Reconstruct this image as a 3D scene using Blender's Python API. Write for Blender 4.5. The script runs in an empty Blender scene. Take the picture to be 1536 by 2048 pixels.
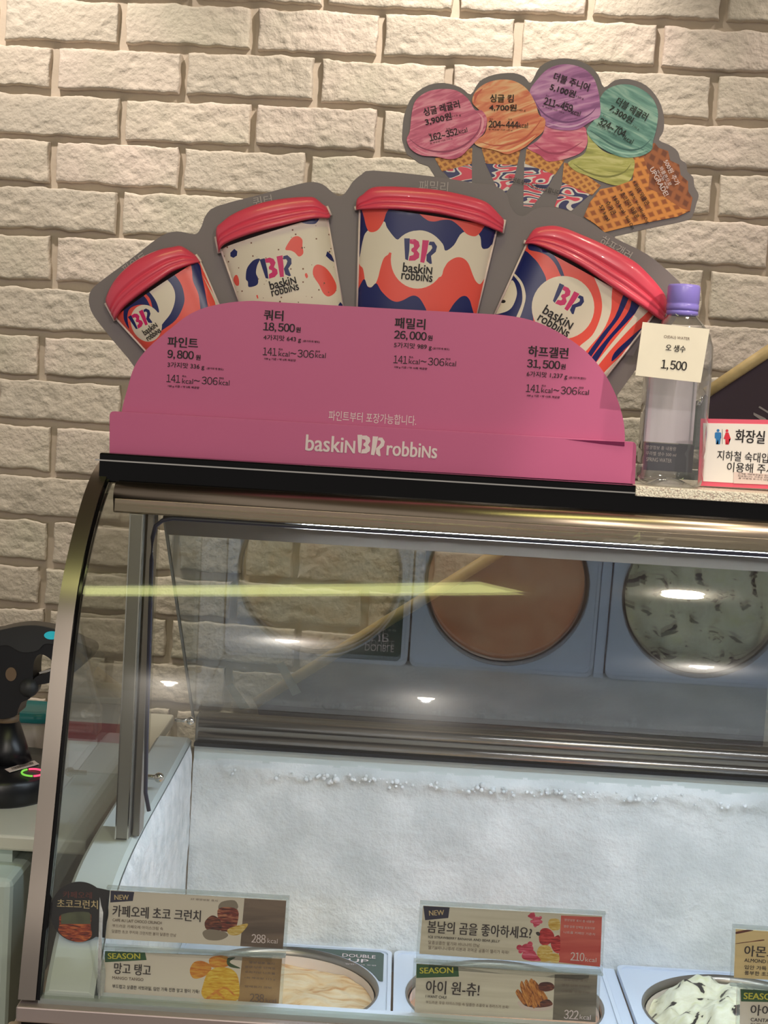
import bpy, bmesh, math, random
from math import sin, cos, tan, radians, pi, sqrt, hypot, atan2
from mathutils import Vector, noise, Matrix
from mathutils.geometry import delaunay_2d_cdt
random.seed(7)
S = bpy.context.scene
COL = S.collection

# ---------------------------------------------------------------- camera
F = 3000.0
PITCH, YAW, ROLL = radians(5), radians(-0.5), radians(3.5)
CAM = Vector((0, -1.36, 1.45))
FW = Vector((sin(YAW)*cos(PITCH), cos(YAW)*cos(PITCH), -sin(PITCH)))
r0 = Vector((cos(YAW), -sin(YAW), 0)); u0 = r0.cross(FW)
RT = r0*cos(ROLL) + u0*sin(ROLL); UP = u0*cos(ROLL) - r0*sin(ROLL)
cd = bpy.data.cameras.new('camera'); cam = bpy.data.objects.new('camera', cd); COL.objects.link(cam)
cd.sensor_fit = 'VERTICAL'; cd.sensor_height = 36; cd.lens = F/2048*36; cd.clip_start = .02
M = Matrix.Identity(4)
for i in range(3):
    M[i][0] = RT[i]; M[i][1] = UP[i]; M[i][2] = -FW[i]; M[i][3] = CAM[i]
cam.matrix_world = M
S.camera = cam

# ---------------------------------------------------------------- light and exposure
S.view_settings.view_transform = 'Standard'; S.view_settings.look = 'None'
S.view_settings.exposure = 0.0; S.view_settings.gamma = 1.0; S.view_settings.use_curve_mapping = False
w = bpy.data.worlds.new('world'); S.world = w; w.use_nodes = True
bg = w.node_tree.nodes['Background']; bg.inputs[0].default_value = (1.0, .92, .86, 1); bg.inputs[1].default_value = 0.36
S.cycles.max_bounces = 10; S.cycles.transparent_max_bounces = 24; S.cycles.glossy_bounces = 6
S.cycles.use_denoising = True
S.cycles.caustics_reflective = False; S.cycles.caustics_refractive = False
S.cycles.sample_clamp_indirect = 4

def light(name, kind, loc, target, power, color, **kw):
    l = bpy.data.lights.new(name, kind); l.energy = power; l.color = color
    for k, v in kw.items(): setattr(l, k, v)
    o = bpy.data.objects.new(name, l); COL.objects.link(o); o.location = loc
    d = Vector(target)-Vector(loc); o.rotation_euler = d.to_track_quat('-Z', 'Y').to_euler()
    return o
WARM = (1.0, .90, .79)
# wall washers in the ceiling just in front of the brick wall
for x, p in ((-.75, 38), (.1, 42), (.95, 24)):
    light('wall_washer', 'SPOT', (x, .90, 2.56), (x-.05, 1.28, 1.88), p, WARM, spot_size=radians(86), spot_blend=.8, shadow_soft_size=.02)
# general room light from the shop ceiling behind the customer
DOWN = [(-.86, -4.2, 'round ceiling downlight, far left of the rear row'), (-.28, -2.17, 'round ceiling downlight, left one of the middle row'), (.16, -4.2, 'round ceiling downlight, right one of the rear row'), (.86, -2.17, 'round ceiling downlight, right one of the middle row'), (1.15, -.75, 'round ceiling downlight nearest the display case')]
for x, y, _ in DOWN[:4]:
    light('shop_downlight', 'SPOT', (x, y, 2.58), (x*.6, y+1.6, .6), 44, (1.0, .91, .82), spot_size=radians(110), spot_blend=.8, shadow_soft_size=.016)
# narrow accent spot from the right onto bottle and right end of the stand
light('accent_spot', 'SPOT', (1.15, -.75, 2.57), (.375, .26, 1.43), 62, (1.0, .87, .74), spot_size=radians(15), spot_blend=.45, shadow_soft_size=.018)
light('accent_spot', 'SPOT', (.55, -.15, 2.57), (.45, .22, 1.32), 22, (1.0, .86, .66), spot_size=radians(50), spot_blend=.9, shadow_soft_size=.04)

# ---------------------------------------------------------------- projection helpers
def ray(px, py):
    return FW + RT*((px-768)/F) + UP*((1024-py)/F)
def aY(px, py, Y):
    d = ray(px, py); return CAM + d*((Y-CAM.y)/d.y)
def aZ(px, py, Z):
    d = ray(px, py); return CAM + d*((Z-CAM.z)/d.z)
def aX(px, py, X):
    d = ray(px, py); return CAM + d*((X-CAM.x)/d.x)
def zm(ox, oy, s, pts):
    return [(ox+x/s, oy+y/s) for x, y in pts]
def PY(pts, Y):
    return [(p.x, p.z) for p in (aY(x, y, Y) for x, y in pts)]
def PZ(pts, Z):
    return [(p.x, p.y) for p in (aZ(x, y, Z) for x, y in pts)]

# ---------------------------------------------------------------- materials
def srgb(c):
    return tuple(((v/255)/12.92 if v/255 <= .04045 else ((v/255+.055)/1.055)**2.4) for v in c)+(1,)
def mat(name, c, rough=.5, metal=0, bump=0, bscale=60, var=0, vscale=6, spec=.5, emit=None, estr=0, stretch=None, c2=None, coat=0, detail=6):
    m = bpy.data.materials.new(name); m.use_nodes = True
    nt = m.node_tree; b = nt.nodes['Principled BSDF']
    c = srgb(c); b.inputs['Base Color'].default_value = c
    b.inputs['Roughness'].default_value = rough; b.inputs['Metallic'].default_value = metal
    b.inputs['Specular IOR Level'].default_value = spec
    b.inputs['Coat Weight'].default_value = coat
    tc = nt.nodes.new('ShaderNodeTexCoord'); mp = nt.nodes.new('ShaderNodeMapping')
    nt.links.new(tc.outputs['Object'], mp.inputs[0])
    if stretch: mp.inputs['Scale'].default_value = stretch
    n = nt.nodes.new('ShaderNodeTexNoise'); n.inputs['Scale'].default_value = vscale; n.inputs['Detail'].default_value = detail
    nt.links.new(mp.outputs[0], n.inputs['Vector'])
    mx = nt.nodes.new('ShaderNodeMix'); mx.data_type = 'RGBA'
    v = var if var else .04
    mx.inputs[6].default_value = tuple(x*(1-v) for x in c[:3])+(1,)
    mx.inputs[7].default_value = srgb(c2) if c2 else tuple(min(1, x*(1+v)) for x in c[:3])+(1,)
    rp = nt.nodes.new('ShaderNodeMapRange'); rp.inputs[1].default_value = .3; rp.inputs[2].default_value = .7
    nt.links.new(n.outputs['Fac'], rp.inputs[0]); nt.links.new(rp.outputs[0], mx.inputs[0])
    nt.links.new(mx.outputs[2], b.inputs['Base Color'])
    if bump:
        n2 = nt.nodes.new('ShaderNodeTexNoise'); n2.inputs['Scale'].default_value = bscale; n2.inputs['Detail'].default_value = 8
        nt.links.new(mp.outputs[0], n2.inputs['Vector'])
        bp = nt.nodes.new('ShaderNodeBump'); bp.inputs['Strength'].default_value = min(1, bump); bp.inputs['Distance'].default_value = .00006 if metal else .002
        nt.links.new(n2.outputs['Fac'], bp.inputs['Height']); nt.links.new(bp.outputs[0], b.inputs['Normal'])
    if emit:
        b.inputs['Emission Color'].default_value = srgb(emit); b.inputs['Emission Strength'].default_value = estr
    return m
def glass_mat(name, tint=(.93, .97, .95), refl=1.0, rough=.01, ior=1.5, haze=0, film=0):
    m = bpy.data.materials.new(name); m.use_nodes = True; nt = m.node_tree
    for n in list(nt.nodes): nt.nodes.remove(n)
    out = nt.nodes.new('ShaderNodeOutputMaterial'); t = nt.nodes.new('ShaderNodeBsdfTransparent'); g = nt.nodes.new('ShaderNodeBsdfGlossy')
    t.inputs[0].default_value = tint+(1,); g.inputs['Roughness'].default_value = rough
    fr = nt.nodes.new('ShaderNodeFresnel'); fr.inputs[0].default_value = ior
    mu = nt.nodes.new('ShaderNodeMath'); mu.operation = 'MULTIPLY'; mu.inputs[1].default_value = refl; mu.use_clamp = True
    mx = nt.nodes.new('ShaderNodeMixShader')
    ge = nt.nodes.new('ShaderNodeNewGeometry'); mi_ = nt.nodes.new('ShaderNodeMapRange')   # same reflectance on both faces of the pane
    mi_.inputs[3].default_value = ior; mi_.inputs[4].default_value = 1/ior
    nt.links.new(ge.outputs['Backfacing'], mi_.inputs[0]); nt.links.new(mi_.outputs[0], fr.inputs[0])
    nt.links.new(fr.outputs[0], mu.inputs[0]); nt.links.new(mu.outputs[0], mx.inputs[0])
    nt.links.new(t.outputs[0], mx.inputs[1]); nt.links.new(g.outputs[0], mx.inputs[2])
    if film:      # faint wiping film: part of the reflection is spread out
        g2 = nt.nodes.new('ShaderNodeBsdfGlossy'); g2.inputs['Roughness'].default_value = .13
        m3 = nt.nodes.new('ShaderNodeMixShader'); m3.inputs[0].default_value = film
        nt.links.new(g.outputs[0], m3.inputs[1]); nt.links.new(g2.outputs[0], m3.inputs[2]); nt.links.new(m3.outputs[0], mx.inputs[2])
    last = mx
    if haze:
        d = nt.nodes.new('ShaderNodeBsdfDiffuse'); d.inputs[0].default_value = (.8, .85, .85, 1)
        m2 = nt.nodes.new('ShaderNodeMixShader'); m2.inputs[0].default_value = haze
        nt.links.new(mx.outputs[0], m2.inputs[1]); nt.links.new(d.outputs[0], m2.inputs[2]); last = m2
    nt.links.new(last.outputs[0], out.inputs[0])
    return m
def emis(name, c, s):
    m = mat(name, (0, 0, 0), emit=c, estr=s); return m

def streak_mat(name, cdark, cmid, clight, scale=40, rot=0, rough=.35, stretch=(1, 1, 6)):
    """print of a scoop: flowing streaks between three colours"""
    m = mat(name, cmid, rough=rough); nt = m.node_tree; b = nt.nodes['Principled BSDF']
    tc = nt.nodes.new('ShaderNodeTexCoord'); mp = nt.nodes.new('ShaderNodeMapping'); mp.inputs['Scale'].default_value = stretch
    m0 = nt.nodes.new('ShaderNodeMapping'); m0.inputs['Rotation'].default_value = (0, rot, 0)
    nt.links.new(tc.outputs['Object'], m0.inputs[0]); nt.links.new(m0.outputs[0], mp.inputs[0])
    n = nt.nodes.new('ShaderNodeTexNoise'); n.inputs['Scale'].default_value = scale; n.inputs['Detail'].default_value = 4; n.inputs['Distortion'].default_value = 1.2
    nt.links.new(mp.outputs[0], n.inputs['Vector'])
    r = nt.nodes.new('ShaderNodeValToRGB'); e = r.color_ramp.elements
    e[0].position = .36; e[0].color = srgb(cdark); e[1].position = .64; e[1].color = srgb(clight)
    k = e.new(.5); k.color = srgb(cmid)
    nt.links.new(n.outputs['Fac'], r.inputs[0]); nt.links.new(r.outputs[0], b.inputs['Base Color'])
    return m
def ramp_noise(name, stops, scale, rough=.6, dist=0, stretch=(1, 1, 1), bump=.5, bscale=80, detail=6, const=False, bdist=.003):
    m = mat(name, (200, 200, 200), rough=rough, bump=bump, bscale=bscale); nt = m.node_tree; b = nt.nodes['Principled BSDF']
    tc = nt.nodes.new('ShaderNodeTexCoord'); mp = nt.nodes.new('ShaderNodeMapping'); mp.inputs['Scale'].default_value = stretch
    nt.links.new(tc.outputs['Object'], mp.inputs[0])
    n = nt.nodes.new('ShaderNodeTexNoise'); n.inputs['Scale'].default_value = scale; n.inputs['Detail'].default_value = detail; n.inputs['Distortion'].default_value = dist
    nt.links.new(mp.outputs[0], n.inputs['Vector'])
    r = nt.nodes.new('ShaderNodeValToRGB'); e = r.color_ramp.elements
    if const: r.color_ramp.interpolation = 'CONSTANT'
    e[0].position = stops[0][0]; e[0].color = srgb(stops[0][1]); e[1].position = stops[-1][0]; e[1].color = srgb(stops[-1][1])
    for p, c in stops[1:-1]:
        k = e.new(p); k.color = srgb(c)
    nt.links.new(n.outputs['Fac'], r.inputs[0]); nt.links.new(r.outputs[0], b.inputs['Base Color'])
    for nd in nt.nodes:
        if nd.type == 'BUMP': nd.inputs['Distance'].default_value = bdist
    return m
def waffle_mat(name, c1, c2, scale=70, ang=.6):
    """print of waffle: crossed ridges"""
    m = mat(name, c1, rough=.5); nt = m.node_tree; b = nt.nodes['Principled BSDF']
    tc = nt.nodes.new('ShaderNodeTexCoord'); facs = []
    for a in (ang, ang+1.35):
        mp = nt.nodes.new('ShaderNodeMapping'); mp.inputs['Rotation'].default_value = (0, a, 0)
        nt.links.new(tc.outputs['Object'], mp.inputs[0])
        wv = nt.nodes.new('ShaderNodeTexWave'); wv.inputs['Scale'].default_value = scale; wv.inputs['Distortion'].default_value = .6; wv.bands_direction = 'X'
        nt.links.new(mp.outputs[0], wv.inputs['Vector']); facs.append(wv)
    mm = nt.nodes.new('ShaderNodeMath'); mm.operation = 'MAXIMUM'
    nt.links.new(facs[0].outputs['Fac'], mm.inputs[0]); nt.links.new(facs[1].outputs['Fac'], mm.inputs[1])
    r = nt.nodes.new('ShaderNodeValToRGB'); e = r.color_ramp.elements
    e[0].position = .35; e[0].color = srgb(c2); e[1].position = .85; e[1].color = srgb(c1)
    nt.links.new(mm.outputs[0], r.inputs[0]); nt.links.new(r.outputs[0], b.inputs['Base Color'])
    return m

PINK = mat('pink_board', (200, 98, 144), .45, var=.03, vscale=3)
PINKD = mat('pink_card_edge', (160, 62, 112), .6)
GREY = mat('grey_board', (122, 113, 115), .5, var=.03)
BLACKINK = mat('black_ink', (22, 16, 20), .6)
WHITEINK = mat('white_ink', (232, 214, 216), .5)
GREYINK = mat('pale_grey_ink', (176, 166, 164), .5)
NAVY = mat('navy_ink', (24, 32, 96), .3)
CORAL = mat('coral_ink', (232, 84, 72), .32)
MAGENTA = mat('magenta_ink', (205, 28, 104), .35)
CREAM = mat('cream_paper', (224, 212, 196), .35)
BROWN = mat('brown_ink', (120, 78, 60), .5)
LID = mat('coral_red_lid', (228, 78, 102), .3, coat=.2)
EDGEW = mat('white_card_edge', (225, 205, 200), .5)
STEEL = mat('brushed_steel', (150, 142, 132), .32, metal=1, bump=.15, bscale=300, stretch=(1, 1, 1))
BRONZE = mat('bronze_steel', (184, 168, 148), .27, metal=1, bump=.25, bscale=900)
SATIN = mat('satin_frame_steel', (146, 138, 130), .32, metal=1, bump=.1, bscale=400)
CHROME = mat('chrome', (215, 212, 205), .12, metal=1)
ALU = mat('grey_aluminium', (150, 146, 138), .4, metal=.8, bump=.05)
BLACK = mat('black_gloss', (8, 8, 10), .12, spec=.25)
RUBBER = mat('dark_gasket', (36, 36, 58), .45)
WPLAST = mat('white_plastic', (212, 222, 238), .4)
LEDGE = mat('pale_liner_plastic', (196, 204, 202), .4, bump=.05)
GLASS = glass_mat('case_glass', (.95, .96, .94), 1.05, .008, film=.12)
BGLASS = glass_mat('inner_back_glass', (.86, .88, .88), 1.9, .004)
ACRYL = glass_mat('clear_acrylic', (.93, .95, .95), 1.2, .03, haze=.10)

# ---------------------------------------------------------------- object helpers
def tag(o, label=None, cat=None, group=None, kind=None):
    if label: o['label'] = label
    if cat: o['category'] = cat
    if group: o['group'] = group
    if kind: o['kind'] = kind
    return o
def empty(name, loc, label, cat, group=None):
    o = bpy.data.objects.new(name, None); COL.objects.link(o); o.location = loc; o.empty_display_size = .02
    return tag(o, label, cat, group)
def finish(bm, name, mats, parent=None, smooth=False, recalc=True):
    """world-space bmesh -> object, origin moved to the parent's"""
    if recalc: bmesh.ops.recalc_face_normals(bm, faces=bm.faces)
    org = Vector((0, 0, 0))
    if parent is not None:
        p = parent
        while p is not None: org += p.location; p = p.parent
    else:
        if bm.verts:
            xs = [v.co for v in bm.verts]
            org = Vector(((min(v.x for v in xs)+max(v.x for v in xs))/2, (min(v.y for v in xs)+max(v.y for v in xs))/2, min(v.z for v in xs)))
    for v in bm.verts: v.co -= org
    me = bpy.data.meshes.new(name); bm.to_mesh(me); bm.free()
    for m in (mats if isinstance(mats, (list, tuple)) else [mats]): me.materials.append(m)
    if smooth:
        for p in me.polygons: p.use_smooth = True
    o = bpy.data.objects.new(name, me); COL.objects.link(o)
    if parent is not None: o.parent = parent
    else: o.location = org
    return o
def bevel(o, wd, seg=2):
    m = o.modifiers.new('bevel', 'BEVEL'); m.width = wd; m.segments = seg; m.limit_method = 'ANGLE'; m.angle_limit = radians(40)
    return o
def add_box(bm, x0, x1, y0, y1, z0, z1, mi=0):
    vs = [bm.verts.new((x, y, z)) for x in (x0, x1) for y in (y0, y1) for z in (z0, z1)]
    for f in ((0, 1, 3, 2), (4, 6, 7, 5), (0, 4, 5, 1), (2, 3, 7, 6), (0, 2, 6, 4), (1, 5, 7, 3)):
        fc = bm.faces.new([vs[i] for i in f]); fc.material_index = mi
def box(name, x0, x1, y0, y1, z0, z1, m, parent=None, bv=0):
    bm = bmesh.new(); add_box(bm, x0, x1, y0, y1, z0, z1); o = finish(bm, name, m, parent)
    if bv: bevel(o, bv)
    return o
def add_tube(bm, pts, r, seg=12, cap=True, mi=0):
    rings = []; n = len(pts); pts = [Vector(p) for p in pts]
    rs = r if isinstance(r, (list, tuple)) else [r]*n
    for i, p in enumerate(pts):
        t = (pts[min(i+1, n-1)]-pts[max(i-1, 0)]).normalized()
        a = t.cross(Vector((0, 0, 1)));
        if a.length < .05: a = t.cross(Vector((1, 0, 0)))
        a.normalize(); b = t.cross(a)
        rings.append([bm.verts.new(p+(a*cos(2*pi*k/seg)+b*sin(2*pi*k/seg))*rs[i]) for k in range(seg)])
    for i in range(n-1):
        for k in range(seg):
            f = bm.faces.new((rings[i][k], rings[i][(k+1) % seg], rings[i+1][(k+1) % seg], rings[i+1][k])); f.material_index = mi; f.smooth = True
    if cap: bm.faces.new(rings[0]); bm.faces.new(rings[-1])
def add_lathe(bm, c, prof, seg=32, mi=0, sq=0, cap=True, axis=None):
    """prof: (r, z) from bottom to top; sq>0 squares the section"""
    rings = []
    for r, z in prof:
        ring = []
        for k in range(seg):
            a = 2*pi*k/seg; rr = r
            if sq: rr = r/((abs(cos(a))**sq+abs(sin(a))**sq)**(1/sq))
            v = Vector((rr*cos(a), rr*sin(a), z))
            if axis is not None: v = axis @ v
            ring.append(bm.verts.new(Vector(c)+v))
        rings.append(ring)
    for i in range(len(prof)-1):
        for k in range(seg):
            f = bm.faces.new((rings[i][k], rings[i][(k+1) % seg], rings[i+1][(k+1) % seg], rings[i+1][k])); f.material_index = mi; f.smooth = True
    if cap:
        for rg in (rings[0], rings[-1]):
            f = bm.faces.new(rg); f.material_index = mi
def catmull(pts, n=4, closed=True):
    out = []; L = len(pts)
    rng = range(L) if closed else range(L-1)
    for i in rng:
        if closed: p0, p1, p2, p3 = pts[(i-1) % L], pts[i], pts[(i+1) % L], pts[(i+2) % L]
        else: p0, p1, p2, p3 = pts[max(i-1, 0)], pts[i], pts[i+1], pts[min(i+2, L-1)]
        for k in range(n):
            t = k/n; t2 = t*t; t3 = t2*t
            out.append(tuple(.5*((2*p1[j])+(-p0[j]+p2[j])*t+(2*p0[j]-5*p1[j]+4*p2[j]-p3[j])*t2+(-p0[j]+3*p1[j]-3*p2[j]+p3[j])*t3) for j in range(2)))
    if not closed: out.append(tuple(pts[-1]))
    return out
def circ(cx, cy, rx, ry=None, n=40, rot=0):
    ry = rx if ry is None else ry; r = radians(rot)
    return [(cx+rx*cos(a)*cos(r)-ry*sin(a)*sin(r), cy+rx*cos(a)*sin(r)+ry*sin(a)*cos(r)) for a in (2*pi*k/n for k in range(n))]
def inside(p, poly):
    x, y = p; c = False; j = len(poly)-1
    for i in range(len(poly)):
        xi, yi = poly[i]; xj, yj = poly[j]
        if (yi > y) != (yj > y) and x < (xj-xi)*(y-yi)/(yj-yi)+xi: c = not c
        j = i
    return c
def resample(pts, n):
    L = [0]
    for a, b in zip(pts, pts[1:]): L.append(L[-1]+hypot(b[0]-a[0], b[1]-a[1]))
    out = []; j = 0
    for k in range(n):
        t = L[-1]*k/(n-1)
        while j < len(L)-2 and L[j+1] < t: j += 1
        f = (t-L[j])/max(1e-9, L[j+1]-L[j]); out.append((pts[j][0]+(pts[j+1][0]-pts[j][0])*f, pts[j][1]+(pts[j+1][1]-pts[j][1])*f))
    return out
def art(name, clip, layers, mats, fmap, parent, grid=0, thick=None, smooth=False):
    """flat artwork: layers [(material index or None, polygon)] in plane coordinates, later ones on top,
    cut to the clip outline, one mesh; fmap takes (a, b) to a point in space; thick = Vector to extrude by"""
    V = []; E = []
    for poly in [clip]+[l[1] for l in layers]:
        b = len(V); V += [Vector(p) for p in poly]; n = len(poly); E += [(b+i, b+(i+1) % n) for i in range(n)]
    if grid:
        xs = [p[0] for p in clip]; ys = [p[1] for p in clip]
        nx = int((max(xs)-min(xs))/grid)+1; ny = int((max(ys)-min(ys))/grid)+1
        for i in range(nx+1):
            for j in range(ny+1):
                q = (min(xs)+i*grid, min(ys)+j*grid)
                if inside(q, clip): V.append(Vector(q))
    vs, es, fs, *_ = delaunay_2d_cdt(V, E, [], 0, 1e-7)
    bm = bmesh.new(); bv = {}
    for f in fs:
        c = (sum(vs[i][0] for i in f)/len(f), sum(vs[i][1] for i in f)/len(f))
        if not inside(c, clip): continue
        mi = 0
        for m, poly in layers:
            if inside(c, poly): mi = m
        if mi is None: continue
        ids = []
        for i in f:
            if i not in bv: bv[i] = bm.verts.new(fmap(vs[i][0], vs[i][1]))
            ids.append(bv[i])
        try: fc = bm.faces.new(ids); fc.material_index = mi; fc.smooth = smooth
        except ValueError: pass
    if thick is not None:
        r = bmesh.ops.extrude_face_region(bm, geom=list(bm.faces))
        for g in r['geom']:
            if isinstance(g, bmesh.types.BMVert): g.co += thick
    return finish(bm, name, mats, parent, smooth=smooth, recalc=thick is not None)
def fY(Y):
    return lambda a, b: Vector((a, Y, b))
def plate(name, pts, Y, th, m, parent, bv=0):
    """outline (x, z) standing at depth Y, th thick towards the back"""
    bm = bmesh.new()
    f = bm.faces.new([bm.verts.new((x, Y, z)) for x, z in pts])
    r = bmesh.ops.extrude_face_region(bm, geom=[f])
    for g in r['geom']:
        if isinstance(g, bmesh.types.BMVert): g.co.y += th
    bmesh.ops.triangulate(bm, faces=[f for f in bm.faces if len(f.verts) > 4])
    o = finish(bm, name, m, parent)
    if bv: bevel(o, bv)
    return o
# ---- lettering
_tc = {}
_fc = bpy.data.curves.new('font_source', 'FONT'); _fo = bpy.data.objects.new('font_source', _fc); COL.objects.link(_fo)
def glyphs(s, bold):
    k = (s, bold)
    if k in _tc: return _tc[k]
    dig = s[:1].isdigit() and all(ch in '0123456789,~' for ch in s)
    body = ''.join(chr(ord(ch)+0xFEE0) if dig and ch.isdigit() else ch for ch in s).replace('ɴ', 'n')
    c = _fc; o = _fo; c.body = body; c.small_caps_scale = .78; c.resolution_u = 3
    for i, ch in enumerate(s):
        c.body_format[i].use_small_caps = ch == 'ɴ'; c.body_format[i].kerning = 0 if not dig else -8 if ch in ',~' or s[i+1:i+2] in (',', '~') else -17 if ch.isdigit() else 0
    bpy.context.view_layer.update()
    dg = bpy.context.evaluated_depsgraph_get(); me = bpy.data.meshes.new_from_object(o.evaluated_get(dg))
    vs = [tuple(v.co[:2]) for v in me.vertices]; fs = [tuple(p.vertices) for p in me.polygons]
    bpy.data.meshes.remove(me)
    x0 = min(v[0] for v in vs); x1 = max(v[0] for v in vs); y0 = min(v[1] for v in vs); y1 = max(v[1] for v in vs)
    vs = [((v[0]-(x0+x1)/2)/max(1e-6, x1-x0), (v[1]-(y0+y1)/2)/max(1e-6, y1-y0)) for v in vs]
    _tc[k] = (vs, fs); return _tc[k]
SLOPE = 3.5
def letters(name, items, mats, fpx, fmap, parent, scale):
    """items: (text, cx, cy, w, h, image angle, bold, material index) in photo px; fpx(px,py)->(a,b); scale m per px"""
    bm = bmesh.new()
    for it in items:
        s, cx, cy, w_, h_ = it[:5]; ang = it[5] if len(it) > 5 else SLOPE; bold = it[6] if len(it) > 6 else 0; mi = it[7] if len(it) > 7 else 0
        a, b = fpx(cx, cy); r = radians(-(ang-SLOPE)); vs, fs = glyphs(s, bold)
        em = bold*h_*.8          # bold = the same glyphs laid down again slightly shifted
        for ox, oy in (((0, 0),) if not bold else ((-em, -em*.4), (em, -em*.4), (-em, em*.4), (em, em*.4))):
            lift = Vector((0, -.00008*(1+(ox > 0)+2*(oy > 0)), 0)) if bold else Vector((0, 0, 0))
            bv = [bm.verts.new(lift+fmap(a+((x*w_+ox)*cos(r)-(y*h_+oy)*sin(r))*scale, b+((x*w_+ox)*sin(r)+(y*h_+oy)*cos(r))*scale)) for x, y in vs]
            for f in fs:
                try: fc = bm.faces.new([bv[i] for i in f]); fc.material_index = mi
                except ValueError: pass
    o = finish(bm, name, mats, parent, recalc=False); o['kind'] = 'stuff'; return o
def mpp(px, py, Y):
    return (aY(px+10, py, Y)-aY(px, py, Y)).length/10
LOGO = [  # (colour slot 0 navy 1 magenta, outline) in a 150 x 113 half-height frame
    (0, [(533, 632), (583, 632), (581, 740), (570, 830), (545, 818), (538, 720)]),
    (1, [(583, 640), (630, 638), (664, 660), (674, 700), (648, 738), (672, 768), (668, 805), (632, 830), (575, 832), (584, 790), (618, 780), (622, 762), (598, 745), (600, 724), (622, 708), (618, 685), (584, 678)]),
    (1, [(697, 645), (755, 648), (740, 750), (716, 850), (680, 843), (690, 740)]),
    (0, [(760, 658), (800, 658), (828, 700), (818, 748), (776, 785), (785, 855), (768, 858), (735, 832), (735, 775), (768, 742), (786, 715), (780, 692), (752, 688)])]
def logo(cx, cy, h, ang, navy, mag):
    """list of (material, polygon in px)"""
    s = h/225; r = radians(ang-SLOPE+1); out = []
    for k, poly in LOGO:
        q = []
        for x, y in poly:
            x = (x-680)*s; y = (y-745)*s; q.append((cx+x*cos(r)-y*sin(r), cy+x*sin(r)+y*cos(r)))
        out.append(((navy, mag)[k], q))
    return out

# ================================================================ the room
WY, WT = 1.30, tan(radians(4.2))           # brick wall: y = WY - WT * x
wdir = Vector((1, -WT, 0)).normalized(); wnor = Vector((-WT, -1, 0)).normalized()   # faces the shop
def onwall(px, py):
    d = ray(px, py); o = Vector((0, WY, 0)); t = (o-CAM).dot(wnor)/d.dot(wnor); P = CAM+d*t
    return (P-o).dot(wdir), P.z
bm = bmesh.new()
def wp(s, z, d): return Vector((0, WY, 0))+wdir*s+wnor*d+Vector((0, 0, z))
nx, nz = 60, 70
S0, S1, Z0, Z1 = -1.6, 1.9, 0.0, 2.6
g = [[bm.verts.new(wp(S0+(S1-S0)*i/nx, Z0+(Z1-Z0)*j/nz, .0015*noise.noise(Vector((i*.7, j*.9, 3))))) for j in range(nz+1)] for i in range(nx+1)]
for i in range(nx):
    for j in range(nz): bm.faces.new((g[i][j], g[i+1][j], g[i+1][j+1], g[i][j+1]))
MORTAR = mat('painted_mortar', (190, 176, 160), .8, bump=.6, bscale=50, var=.06, vscale=10)
wall = finish(bm, 'wall_back', MORTAR, None, smooth=True, recalc=False)
wall['kind'] = 'structure'
BRICKM = []
for i, (c, c2) in enumerate((((200, 190, 174), (214, 198, 186)), ((202, 190, 174), (196, 186, 172)), ((198, 190, 172), (210, 196, 182)))):
    m = mat('painted_brick', c, .72, bump=1, bscale=110, var=.05, vscale=9, c2=c2)
    for nd in m.node_tree.nodes:
        if nd.type == 'BUMP': nd.inputs['Distance'].default_value = .003
    BRICKM.append(m)
def brick(s0, s1, z0, z1, seed):
    bm = bmesh.new(); W = s1-s0; H = z1-z0; dep = .0125+.004*random.random()
    tilt = (random.random()-.5)*.035; bow = (random.random()-.5)*.005
    def axis(L, st):
        n = max(4, int((L-.006)/st)); return [0, .0007, .0018, .003]+[.003+(L-.006)*k/n for k in range(1, n)]+[L-.003, L-.0018, L-.0007, L]
    US = axis(W, .0042); VS = axis(H, .0038); grd = []
    for uu in US:
        col = []
        for vv in VS:
            x = s0+uu; z = z0+vv; u = uu/W; v = vv/H
            e = min(uu, W-uu, vv, H-vv)
            P = Vector((x*9, z*12, seed*3.1))
            mask = max(0, min(1, (noise.noise(P*1.3)+.35*noise.noise(P*4)+.0)*9))
            crag = noise.noise(Vector((x*60, z*80, seed)))*.0022+abs(noise.noise(Vector((x*130, z*150, seed+5))))*.0016
            d = dep+.0010*noise.noise(P*2)+mask*(-.0016+crag)+(1-mask)*(.0005*noise.noise(P*8)-.0018*max(0, noise.noise(Vector((x*70, z*70, seed+2)))-.42)*4)
            if e < .0005: d = -.002
            elif e < .001: d *= .72
            elif e < .002: d *= .93
            elif e < .0032: d *= .985
            ox = oz = 0
            if e < .012:
                k = (1-e/.012); ox = noise.noise(Vector((x*30, z*30, seed+9)))*.0035*k; oz = noise.noise(Vector((x*26, z*20, seed+19)))*.0045*k+noise.noise(Vector((x*110, z*50, seed)))*.0016*k
            zz = z+oz+tilt*(u-.5)*H+bow*(1-(2*u-1)**2)
            col.append(bm.verts.new(wp(x+ox, zz, d)))
        grd.append(col)
    for i in range(len(US)-1):
        for j in range(len(VS)-1):
            f = bm.faces.new((grd[i][j], grd[i+1][j], grd[i+1][j+1], grd[i][j+1])); f.smooth = True
    o = finish(bm, 'brick', BRICKM[seed % 3], wall, smooth=True, recalc=False)
lines = [-104, -8, 86, 181, 274, 367, 462, 563, 660, 749, 840, 941, 1030, 1120, 1206, 1293, 1382, 1470]
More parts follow.
